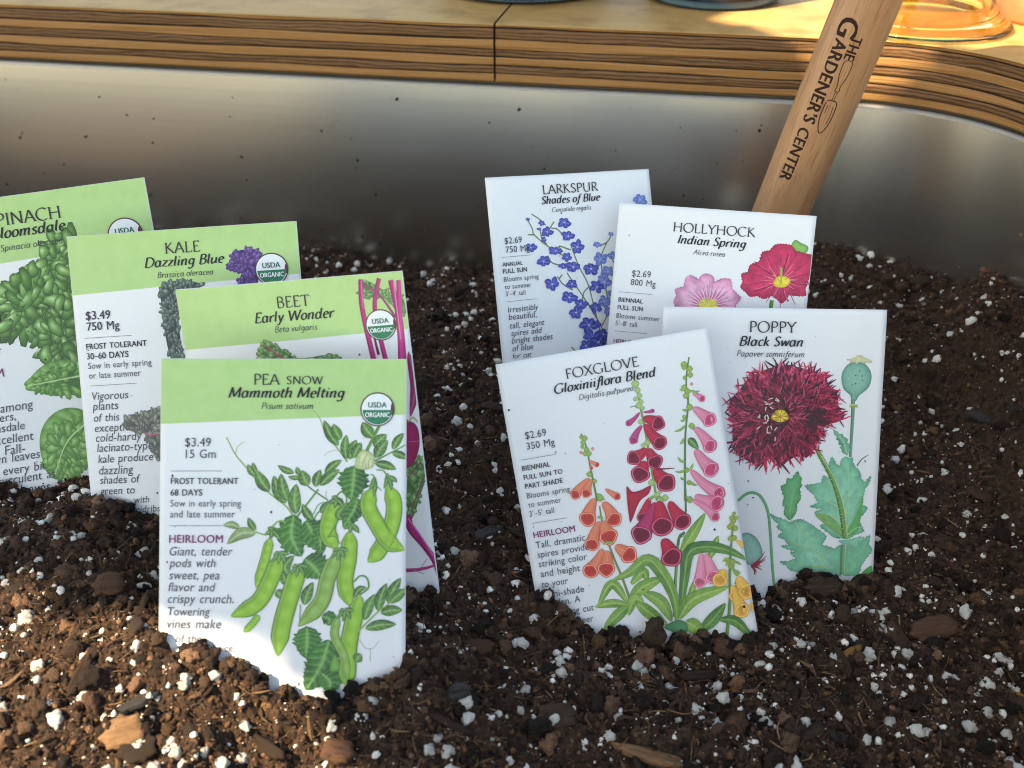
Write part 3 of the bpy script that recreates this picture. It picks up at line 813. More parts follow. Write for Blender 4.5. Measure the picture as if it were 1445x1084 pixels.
def op_star(pr, P, r, kind):
    c0 = np.asarray(P[0]); dk, md, lt = [s2l(c_) for c_ in (((40, 52, 140), (84, 102, 204), (165, 168, 235)), ((80, 102, 182), (140, 162, 224), (200, 210, 240)))[kind]]
    a0 = random.random()*6; sq = 0.55+0.4*random.random(); tilt = random.random()*3
    ct, stn = math.cos(tilt), math.sin(tilt)
    for k_ in range(5):
        a_ = a0+k_*1.2566+0.25*random.uniform(-1, 1); l_ = r*random.uniform(0.8, 1.08)
        e = np.array([math.cos(a_), math.sin(a_)])*l_; e = np.array([e[0]*ct-e[1]*stn, (e[0]*stn+e[1]*ct)*sq])
        mid = catmull([c0, c0+e*0.5+np.array([-e[1], e[0]])*0.1, c0+e], 9); s_ = np.linspace(0, 1, 9)
        half = r*0.33*np.sin(np.pi*np.clip(s_*0.97+0.02, 0, 1)**1.15)**0.9+0.01; f0 = random.random()
        def cf(Sg, Tg):
            f_ = np.clip(0.45+0.35*np.sin(Tg*4+f0*6)+0.2*(f0-0.5)-0.3*Sg, 0, 1); c_ = dk+(md-dk)*f_[..., None]
            return c_+(lt-c_)*(np.exp(-(Tg/0.25)**2)*(0.5-0.4*Sg))[..., None]
        ribbon(pr, mid, half, 5, cf)
    if r > 1.0*0.6:
        th = np.linspace(0, 6.283, 7, endpoint=False); pr.add(np.r_[[c0], c0+np.c_[np.cos(th), np.sin(th)*0.8]*r*0.13], [(0, 1+j, 1+(j+1) % 7) for j in range(7)], s2l((205, 190, 215)))
CRK = {'spinlight': ((66, 124, 50), (122, 174, 84), (186, 216, 146)), 'spin': ((34, 76, 32), (100, 156, 66), (204, 228, 172)), 'bluegreen': ((46, 62, 62), (100, 122, 114), (166, 182, 170)), 'greyolive': ((92, 92, 84), (138, 138, 124), (186, 184, 170)),
       'purple': ((58, 32, 92), (106, 66, 148), (160, 122, 190)), 'beetleaf': ((70, 118, 62), (124, 168, 102), (176, 204, 152))}
def in_poly(Q, P):
    x_, y_ = Q.T; c_ = np.zeros(len(Q), bool); n_ = len(P)
    for i in range(n_):
        x0, y0 = P[i]; x1, y1 = P[(i+1) % n_]
        hit = ((y0 > y_) != (y1 > y_)) & (x_ < (x1-x0)*(y_-y0)/(y1-y0+1e-12)+x0); c_ ^= hit
    return c_
def op_crinkle(pr, P, n_, r, kind):
    P = catmull(P, len(P)*5, True); dk, md, hi = CRK[kind]
    op_blob(pr, P[::2], dk, tuple(int(a_*0.9) for a_ in dk), 0.3, 0)
    lo, up = P.min(0), P.max(0); Q = lo+(up-lo)*np.random.default_rng(n_).random((n_*14, 2)); Q = Q[in_poly(Q, P)]
    edge = P[np.random.default_rng(n_+1).integers(0, len(P), n_//3)]
    pts = []; dz0 = pr.dz; pr.dz = 0.0005
    for q in np.r_[edge, Q]:
        if all((q[0]-p_[0])**2+(q[1]-p_[1])**2 > (r*0.62)**2 for p_ in pts): pts.append(q)
        if len(pts) >= n_*1.6: break
    dk, md, hi = s2l(dk), s2l(md), s2l(hi); cen = P.mean(0)
    for q in pts:
        th = np.linspace(0, 6.283, 11, endpoint=False); rr_ = r*random.uniform(0.5, 1.15)*(1+0.25*np.sin(th*2+random.random()*6)+0.12*np.sin(th*3+random.random()*6))
        ax = math.atan2(*(q-cen)[::-1])+random.uniform(-.4, .4); e = np.c_[np.cos(th)*rr_*1.15, np.sin(th)*rr_*0.7]
        e = np.c_[e[:, 0]*math.cos(ax)-e[:, 1]*math.sin(ax), e[:, 0]*math.sin(ax)+e[:, 1]*math.cos(ax)]
        k_ = random.uniform(0.0, 1.0)**0.8; cen_c = md+(hi-md)*k_; off = np.array([-0.20, -0.26])*r
        XY = np.r_[[q+off], q+off*0.7+e*0.45, q+e]; C = np.r_[[cen_c], np.repeat((md*(0.45+0.5*k_)+cen_c*0.15)[None], 11, 0), np.repeat((dk*0.75+md*0.08)[None], 11, 0)]
        F = [(0, 1+j, 1+(j+1) % 11) for j in range(11)]+[(1+j, 12+j, 12+(j+1) % 11, 1+(j+1) % 11) for j in range(11)]
        pr.add(XY, F, C)
    pr.dz = dz0
def op_fringe(pr, c0, P, n_):
    """shaggy double poppy: hundreds of thin curled petals round a yellow heart"""
    c0 = np.asarray(c0[0]); E_ = catmull(P, 160, True); r_ = np.random.default_rng(5)
    op_blob(pr, c0+(E_[::3]-c0)*0.93, (104, 16, 44), (52, 8, 26), 0.5, 0)
    lim = np.linalg.norm(E_-c0, axis=1); dirs = (E_-c0)/lim[:, None]; size = lim.mean()
    pal = [s2l(c_) for c_ in ((168, 26, 64), (204, 46, 92), (130, 16, 50), (222, 84, 118), (104, 14, 56), (184, 30, 66), (60, 8, 30))]
    rad = np.sort(r_.random(n_))[::-1]**0.75; dz0 = pr.dz; pr.dz = 0.0004; pr.z += 0.012
    for k_ in range(n_):
        i = r_.integers(0, 160); q = rad[k_]; a_ = c0+dirs[i]*lim[i]*(0.12+0.80*q)
        l_ = size*(0.12+0.16*r_.random())*(1.25 if q > 0.85 else 1); d = dirs[i]; N = np.array([-d[1], d[0]])
        jit = r_.normal(0, 0.35); d2 = d+N*jit
        P3 = [a_-d2*l_*0.4, a_+N*l_*0.10*r_.normal(), a_+d2*l_*0.55+N*l_*0.25*r_.normal()]
        mid = catmull(P3, 7); s_ = np.linspace(0, 1, 7); half = size*0.015*(0.7+0.7*r_.random())*np.sin(np.pi*np.clip(s_*0.9+0.06, 0, 1))**0.6+0.005
        c_ = pal[r_.integers(0, 7)]*(0.22+0.95*q)
        ribbon(pr, mid, half, 3, lambda Sg, Tg: c_*(1.05+0.35*(Tg < -0.3)-0.55*(1-Sg)*0.8)[..., None])
    dkc = c0+np.array([0.47, 0.10])*size
    th = np.linspace(0, 6.283, 40, endpoint=False); rr_ = size*0.25*(1+0.22*np.sin(th*5)+0.16*np.sin(th*9+1))
    op_blob(pr, dkc+np.c_[np.cos(th)*rr_*1.1, np.sin(th)*rr_*0.8], (92, 14, 42), (48, 8, 26), 0.5, 0)
    for k_ in range(60):
        a_ = r_.random()*6.283; d = np.array([math.cos(a_), math.sin(a_)]); s0 = dkc+d*size*(0.2+0.12*r_.random()); s1 = s0+d*size*0.16+r_.normal(0, size*0.02, 2)
        op_stroke(pr, [s0, s1], 0.05*size/4, 0.02*size/4, [(150, 22, 58), (186, 44, 82), (110, 12, 44)][k_ % 3])
    yc = c0+np.array([-0.12, 0.06])*size
    th = np.linspace(0, 6.283, 18, endpoint=False); op_blob(pr, yc+np.c_[np.cos(th)*size*0.15*(1+.12*np.sin(3*th)), np.sin(th)*size*0.115], (190, 140, 30), (238, 212, 70), 0.4, 0)
    for k_ in range(9):
        a_ = k_*0.7; op_stroke(pr, [yc+np.array([0, .02])*size, yc+np.array([math.cos(a_)*.15, math.sin(a_)*.12])*size], 0.16, 0.30, [(186, 130, 40), (176, 48, 84), (160, 100, 20)][k_ % 3])
    for k_ in range(24):
        a_ = r_.uniform(1.7, 4.6); s0 = yc+np.array([math.cos(a_), math.sin(a_)])*size*r_.uniform(0.2, 0.40); a2 = r_.random()*3.14
        op_stroke(pr, [s0, s0+np.array([math.cos(a2), math.sin(a2)])*size*0.075], 0.42, 0.36, (226, 205, 190))
    for k_ in range(70):                                   # short petals in front of the heart
        a_ = r_.uniform(-1.2, 1.6); s0 = yc+np.array([math.cos(a_), math.sin(a_)])*size*r_.uniform(0.17, 0.42); d = np.array([math.cos(a_+r_.normal(0, .4)), math.sin(a_+r_.normal(0, .4))])
        op_stroke(pr, [s0, s0+d*size*0.06, s0+d*size*0.12], 0.5, 0.2, [(176, 48, 84), (140, 20, 52), (200, 80, 110)][k_ % 3])
    pr.dz = dz0
OPS = {'L': op_leaf, 'P': op_pod, 'S': op_stroke, 'B': op_blob, 'F': op_bell, 'K': op_star, 'C': op_crinkle, 'R': op_fringe}

# ---- lettering: a drawn serif alphabet (pen strokes) and Blender's own sans
def arc(cx, cy, rx, ry, a0, a1, n_=14): return [(cx+rx*math.cos(R(a0+(a1-a0)*k/(n_-1))), cy+ry*math.sin(R(a0+(a1-a0)*k/(n_-1)))) for k in range(n_)]
def sm(*p): return [tuple(q) for q in catmull(p, 5*len(p))]
UP = {
 'A': (.76, [[(.02, 0), (.37, 1)], [(.37, 1), (.74, 0)], [(.15, .36), (.6, .36)]], [(.02, 0), (.74, 0)]),
 'B': (.66, [[(.13, 0), (.13, 1)], [(.13, 1), (.30, 1)]+arc(.30, .77, .23, .23, 90, -90)+[(.13, .54)], [(.3, .54)]+arc(.32, .27, .27, .27, 90, -90)+[(.13, 0)]], []),
 'C': (.82, [arc(.47, .5, .43, .51, 48, 312, 20)], []),
 'D': (.86, [[(.13, 0), (.13, 1)], [(.13, 1), (.32, 1)]+arc(.34, .5, .44, .5, 90, -90, 18)+[(.13, 0)]], []),
 'E': (.60, [[(.13, 0), (.13, 1)], [(.1, .985), (.52, .985), (.52, .87)], [(.13, .53), (.45, .53)], [(.1, .015), (.55, .015), (.57, .14)]], []),
 'F': (.55, [[(.13, 0), (.13, 1)], [(.1, .985), (.5, .985), (.5, .87)], [(.13, .52), (.43, .52)]], [(.13, 0)]),
 'G': (.90, [arc(.48, .5, .43, .51, 48, 300, 20), [(.78, .05), (.78, .42)]], [(.78, .42)]),
 'H': (.90, [[(.13, 0), (.13, 1)], [(.76, 0), (.76, 1)], [(.13, .52), (.76, .52)]], [(.13, 0), (.13, 1), (.76, 0), (.76, 1)]),
 'I': (.28, [[(.14, 0), (.14, 1)]], [(.14, 0), (.14, 1)]),
 'K': (.74, [[(.13, 0), (.13, 1)], [(.58, 1), (.15, .5)], [(.22, .57), (.72, 0)]], [(.13, 0), (.13, 1)]),
 'L': (.58, [[(.13, 0), (.13, 1)], [(.1, .015), (.53, .015), (.56, .15)]], [(.13, 1)]),
 'M': (1.02, [[(.12, 0), (.18, 1)], [(.18, 1), (.5, .08)], [(.5, .08), (.84, 1)], [(.84, 1), (.9, 0)]], [(.12, 0), (.9, 0)]),
 'N': (.90, [[(.13, 0), (.13, 1)], [(.13, 1), (.76, 0)], [(.76, 0), (.76, 1)]], [(.13, 0), (.76, 1)]),
 'O': (.98, [arc(.49, .5, .44, .51, 0, 360, 26)], []),
 'P': (.60, [[(.13, 0), (.13, 1)], [(.13, 1), (.30, 1)]+arc(.30, .74, .25, .26, 90, -90)+[(.13, .48)]], [(.13, 0)]),
 'R': (.70, [[(.13, 0), (.13, 1)], [(.13, 1), (.30, 1)]+arc(.30, .75, .24, .25, 90, -90)+[(.13, .5)], [(.3, .5), (.7, 0)]], [(.13, 0)]),
 'S': (.56, [sm((.47, .86), (.36, .98), (.2, .98), (.09, .82), (.16, .62), (.38, .44), (.48, .24), (.38, .04), (.2, .01), (.07, .15))], []),
 'T': (.72, [[(.36, 0), (.36, 1)], [(.04, .86), (.04, .985), (.68, .985), (.68, .86)]], [(.36, 0)]),
 'U': (.86, [[(.14, 1)]+[(.14, .35)]+arc(.43, .33, .29, .33, 180, 360, 12)+[(.72, 1)]], [(.14, 1), (.72, 1)]),
 'V': (.78, [[(.04, 1), (.39, 0)], [(.39, 0), (.74, 1)]], [(.04, 1), (.74, 1)]),
 'W': (1.12, [[(.04, 1), (.32, 0)], [(.32, 0), (.56, .95)], [(.56, .95), (.82, 0)], [(.82, 0), (1.08, 1)]], [(.04, 1), (1.08, 1)]),
 'X': (.76, [[(.06, 1), (.7, 0)], [(.68, 1), (.05, 0)]], [(.06, 1), (.7, 0), (.68, 1), (.05, 0)]),
 'Y': (.72, [[(.04, 1), (.36, .48)], [(.68, 1), (.36, .48)], [(.36, .48), (.36, 0)]], [(.04, 1), (.68, 1), (.36, 0)])}
el = lambda cx, cy, rx, ry: arc(cx, cy, rx, ry, 80, 440, 18)
LO = {
 'a': (.60, [el(.25, .32, .2, .32), [(.46, .64), (.45, .1), (.56, .03)]]), 'b': (.57, [[(.08, 1.02), (.08, .04)], el(.28, .32, .2, .32)]),
 'c': (.47, [arc(.27, .32, .2, .32, 50, 310, 14)]), 'd': (.62, [el(.25, .32, .2, .32), [(.47, 1.02), (.45, .1), (.56, .03)]]),
 'e': (.49, [[(.08, .33), (.44, .40)]+arc(.26, .34, .19, .30, 10, 180, 9)+arc(.27, .32, .2, .32, 180, 310, 8)]), 'f': (.36, [sm((.44, .96), (.34, 1.03), (.24, .86), (.2, .4), (.15, -.1), (.05, -.32), (-.06, -.28)), [(.06, .62), (.40, .62)]]),
 'g': (.57, [el(.26, .36, .19, .28), sm((.46, .64), (.45, .1), (.42, -.2), (.25, -.35), (.05, -.26))]), 'h': (.60, [[(.08, 1.02), (.08, 0)], sm((.08, .36), (.22, .58), (.36, .63), (.44, .5), (.43, .1), (.54, .03))]),
 'i': (.27, [[(.02, .57), (.1, .63), (.1, .1), (.2, .03)], [(.10, .84), (.14, .92)]]), 'k': (.54, [[(.08, 1.02), (.08, 0)], [(.1, .3), (.4, .62)], [(.18, .36), (.4, .04), (.5, .03)]]),
 'l': (.26, [[(.09, 1.02), (.09, .1), (.19, .03)]]), 'm': (.90, [[(.02, .57), (.09, .62), (.09, 0)], sm((.09, .36), (.22, .58), (.34, .62), (.4, .5), (.4, 0)), sm((.4, .36), (.53, .58), (.66, .63), (.73, .5), (.72, .1), (.83, .03))]),
 'n': (.60, [[(.02, .57), (.09, .62), (.09, 0)], sm((.09, .36), (.22, .58), (.36, .63), (.44, .5), (.43, .1), (.54, .03))]), 'o': (.53, [el(.26, .32, .21, .32)]),
 'p': (.57, [[(.02, .57), (.09, .62), (.08, -.34)], el(.29, .32, .2, .32)]), 'r': (.41, [[(.02, .57), (.09, .62), (.09, 0)], sm((.09, .36), (.2, .56), (.32, .63), (.4, .56))]),
 's': (.43, [sm((.37, .56), (.25, .64), (.11, .54), (.15, .38), (.33, .26), (.35, .1), (.22, 0), (.05, .08))]), 't': (.37, [[(.16, .86), (.13, .14), (.2, .02), (.34, .08)], [(.02, .62), (.36, .62)]]),
 'u': (.60, [sm((.08, .62), (.08, .2), (.18, .01), (.32, .08), (.44, .3)), [(.46, .63), (.45, .1), (.56, .03)]]), 'v': (.48, [[(.04, .62), (.2, .02), (.45, .63)]]),
 'w': (.74, [[(.04, .62), (.18, .02), (.38, .60)], [(.38, .6), (.52, .02), (.72, .63)]]), 'x': (.48, [[(.05, .63), (.42, .0)], [(.44, .63), (.02, 0)]]),
 'y': (.50, [[(.06, .63), (.24, .04)], sm((.46, .63), (.3, .1), (.16, -.28), (.0, -.33))]), 'z': (.46, [[(.05, .62), (.41, .62), (.04, .02), (.43, .02)]])}
LO['v'] = (.48, [[(.04, .62), (.2, .02)], [(.2, .02), (.45, .63)]]); LO['w'] = (.74, [[(.04, .62), (.18, .02)], [(.18, .02), (.38, .60)], [(.38, .6), (.52, .02)], [(.52, .02), (.72, .63)]])

def pen(text, thick, thin, shear, serif, track=0.0):
    """-> list of (points, halfwidths) with cap height 1, and total width"""
    out = []; x = 0; nib = (math.cos(R(24)), math.sin(R(24)))
    for ch in text:
        if ch == ' ': x += 0.32; continue
        g_ = UP.get(ch) or LO.get(ch)
        adv, strokes = g_[0], g_[1]
        for s_ in strokes:
            p = np.array(s_, float)
            if len(p) == 2: p = p[0]+(p[1]-p[0])*np.linspace(0, 1, 4)[:, None]
            d = np.gradient(p, axis=0); d /= np.linalg.norm(d, axis=1)[:, None]+1e-9
            hw = 0.5*(thin+(thick-thin)*np.abs(d[:, 0]*nib[1]-d[:, 1]*nib[0]))
            q = p.copy(); q[:, 0] += x+shear*q[:, 1]; out.append((q, hw))
        if serif and len(g_) > 2:
            for sx, sy in g_[2]:
                l_ = 0.10
                y_ = min(max(sy, thin/2), 1-thin/2)
                q = np.array([[x+sx-l_+shear*y_, y_], [x+sx+shear*y_, y_], [x+sx+l_+shear*y_, y_]]); out.append((q, np.full(3, thin*0.5)))
        if shear and ch in 'hnmrpbdlki' and thick > 0.1 and False: pass
        x += adv+track
    return out, x-track

_txt = {}
def sans(text, bold=0.0, shear=0.0):
    bold = 0.0
    """outline of a text in Blender's own sans font: V (mm per unit size), faces, width"""
    key = (text, bold, shear)
    if key in _txt: return _txt[key]
    cu = bpy.data.curves.new('lettering', 'FONT'); cu.body = text; cu.size = 1; cu.offset = bold; cu.shear = shear; cu.resolution_u = 3; cu.fill_mode = 'FRONT'; cu.space_word = 1.25; cu.space_character = 1.03
    ob = bpy.data.objects.new('lettering', cu); COL.objects.link(ob)
    dg = bpy.context.evaluated_depsgraph_get(); dg.update()
    me = ob.evaluated_get(dg).to_mesh()
    V = np.array([v_.co[:2] for v_ in me.vertices]); F = [tuple(p_.vertices) for p_ in me.polygons]
    ob.evaluated_get(dg).to_mesh_clear(); bpy.data.objects.remove(ob); bpy.data.curves.remove(cu)
    _txt[key] = (V, F, V[:, 0].min(), V[:, 0].max()); return _txt[key]

STY = {'title': ('pen', .125, .060, 0, True, .06, (42, 38, 42), .86), 'smallcap': ('pen', .14, .06, 0, True, .08, (42, 38, 42), .82), 'name': ('pen', .165, .070, .22, True, .05, (22, 16, 30), .84), 'latin': ('pen', .11, .085, .20, False, .05, (66, 62, 68), .88),
       'price': ('sans', .004, 0, 1.10, (52, 46, 74)), 'priceb': ('sans', .016, 0, 1.08, (46, 38, 66)), 'bold': ('sans', .015, 0, 1.12, (24, 18, 28)), 'body': ('sans', -.006, 0, 1.12, (84, 80, 88)), 'desc': ('sans', -.004, .20, 1.12, (80, 76, 86)), 'desc2': ('sans', -.004, .05, 1.12, (80, 76, 86)), 'heir': ('sans', .016, 0, 1.06, (130, 34, 96))}
def put_text(pr, text, sty, x0, x1, y):
    s_ = STY[sty]; z0 = pr.z
    if s_[0] == 'pen':
        st_, wd = pen(text, s_[1], s_[2], s_[3], s_[4], s_[5]); k_ = (x1-x0)/(wd-0.04+s_[3]*0.5); c_ = s2l(s_[6])
        for q, hw in st_:
            N = normals2(q); XY = np.concatenate([q+N*hw[:, None], q-N*hw[:, None]]); n_ = len(q)
            XY = np.c_[x0+XY[:, 0]*k_, y-XY[:, 1]*k_*s_[7]]
            pr.add(XY, [(i, i+1, n_+i+1, n_+i) for i in range(n_-1)], c_, True); pr.z += 0.0004
    else:
        V, F, a_, b_ = sans(text, s_[1], s_[2]); k_ = (x1-x0)/(b_-a_)
        for sh in ((-1, -.3, .3, 1) if s_[1] > 0.01 else (0,)):    # heavier weights: the letter struck again a hair aside
            pr.add(np.c_[x0+(V[:, 0]-a_+sh*s_[1])*k_, y-(V[:, 1]+0.3*sh*s_[1])*k_*s_[3]], F, s2l(s_[4]), True); pr.z += 0.0006
    pr.z = z0

def packet(key, label, art_name, data):
    text, seal, head, art = data
    sd = sum(ord(c_) for c_ in key) % 17
    root = empty('seed_packet', None, label, 'seed packet', 'seed packets standing in the soil', mat=PMAT[key])
    # pouch: bulging front, flatter back, joined along the edges
    NX, NY = 42, 60
    gx, gy = np.meshgrid(np.linspace(0, PW, NX+1), np.linspace(0, PH, NY+1))
    zf = puff(gx, gy, sd)+curl(gx, gy, sd); zb = -0.25-0.6*(puff(gx, gy, sd+5)-0.25)+curl(gx, gy, sd)
    m = (NX+1)*(NY+1)
    mk = lambda z_: np.c_[(gx.ravel()-PW/2)/1000, (PH-gy.ravel())/1000, z_.ravel()/1000]
    V = np.r_[mk(zf), mk(zb)]
    id_ = np.arange(m).reshape(NY+1, NX+1)
    f = np.stack([id_[1:, :-1], id_[1:, 1:], id_[:-1, 1:], id_[:-1, :-1]], -1).reshape(-1, 4)
    F = [tuple(q) for q in f]+[tuple(q[::-1]+m) for q in f]
    loop = list(id_[0, :])+list(id_[1:, -1])+list(id_[-1, -2::-1])+list(id_[-2:0:-1, 0])
    for a_, b_ in zip(loop, loop[1:]+loop[:1]): F.append((a_, b_, b_+m, a_+m))
    po = mesh_np('pouch', V, F, M_PAPER, root)
    # header band: printed area on the front, its lower border slightly slanting as printed
    if head:
        (xl, yl), (xr, yr) = head
        u = np.linspace(0.12, PW-0.12, NX+1); yb = yl+(yr-yl)*(u-xl)/(xr-xl)
        nv = 16; gx2 = np.repeat(u[None], nv+1, 0); gy2 = np.linspace(0, 1, nv+1)[:, None]*(yb-0.12)[None]+0.12
        z2 = puff(gx2, gy2, sd)+curl(gx2, gy2, sd)+0.055
        id2 = np.arange((nv+1)*(NX+1)).reshape(nv+1, NX+1)
        f2 = np.stack([id2[1:, :-1], id2[1:, 1:], id2[:-1, 1:], id2[:-1, :-1]], -1).reshape(-1, 4)
        mesh_np('header_band', np.c_[(gx2.ravel()-PW/2)/1000, (PH-gy2.ravel())/1000, z2.ravel()/1000], f2, M_BAND, root)
    pr = Print(sd, 0.085)
    for op in art: OPS[op[0]](pr, *op[1:])
    ztop = pr.z
    pr.build(art_name, root, M_INK)
    groups = {'variety_title': ('title', 'smallcap', 'name', 'latin'), 'price_print': ('price', 'priceb'), 'growing_notes': ('bold', 'body', 'rule'), 'description_text': ('desc', 'desc2'), 'heirloom_heading': ('heir',)}
    for gname, stys in groups.items():
        p2 = Print(sd, ztop+0.03)
        for s_, sty, x0, x1, y in text:
            if sty not in stys: continue
            if sty == 'rule': op_stroke(p2, [(x0, y), ((x0+x1)/2, y), (x1, y)], 0.16, 0.16, (120, 118, 122)); continue
            put_text(p2, s_, sty, x0, x1, y)
        p2.build(gname, root, M_INK)
    if seal:
        (cx, cy), r_ = seal
        p3 = Print(sd, ztop+0.04, 0.02)
        th = np.linspace(0, 2*np.pi, 49)[:-1]; circ = lambda q: np.c_[cx+np.cos(th)*r_*q, cy+np.sin(th)*r_*q]
        disc = lambda q, c_: p3.add(np.r_[[[cx, cy]], circ(q*0.5), circ(q)], [(0, 1+j, 1+(j+1) % 48) for j in range(48)]+[(1+j, 49+j, 49+(j+1) % 48, 1+(j+1) % 48) for j in range(48)], s2l(c_))
        disc(1.0, (96, 48, 52)); disc(0.925, (236, 238, 238))
        sl_ = p3.build('organic_seal', root, M_INK)
        p4 = Print(sd, ztop+0.10, 0.01)
        t2 = np.linspace(0, np.pi, 30); g_ = np.c_[cx+np.cos(t2)*r_*0.87, cy+np.sin(t2)*r_*0.87+r_*0.02]
        top = np.c_[g_[:, 0], np.full(30, cy+r_*0.04)]
        p4.add(np.r_[top, g_], [(i, i+1, 30+i+1, 30+i) for i in range(29)], s2l((20, 120, 84)))
        for q in range(4):
            op_stroke(p4, [(cx-r_*0.3+q*r_*0.25, cy+r_*0.84-abs(q-1.2)*r_*.06), (cx+r_*0.15+q*r_*0.18, cy+r_*0.55)], 0.10, 0.08, (70, 160, 120))
        p4.build('green_field', sl_, M_INK)
        p5 = Print(sd, ztop+0.19, 0.01)
        V, F, a_, b_ = sans('USDA', 0, 0); k_ = r_*1.06/(b_-a_)
        for sh in (-.03, -.01, .01, .03): p5.add(np.c_[cx-r_*.53+(V[:, 0]-a_+sh)*k_, cy-r_*0.10-V[:, 1]*k_*1.12], F, s2l((16, 98, 72)), True); p5.z += 0.0006
        V, F, a_, b_ = sans('ORGANIC', 0, 0); k_ = r_*1.42/(b_-a_)
        for sh in (-.03, -.01, .01, .03): p5.add(np.c_[cx-r_*.71+(V[:, 0]-a_+sh)*k_, cy+r_*0.46-V[:, 1]*k_*1.30], F, s2l((240, 244, 242)), True); p5.z += 0.0006
        p5.build('seal_lettering', sl_, M_INK)
    return root

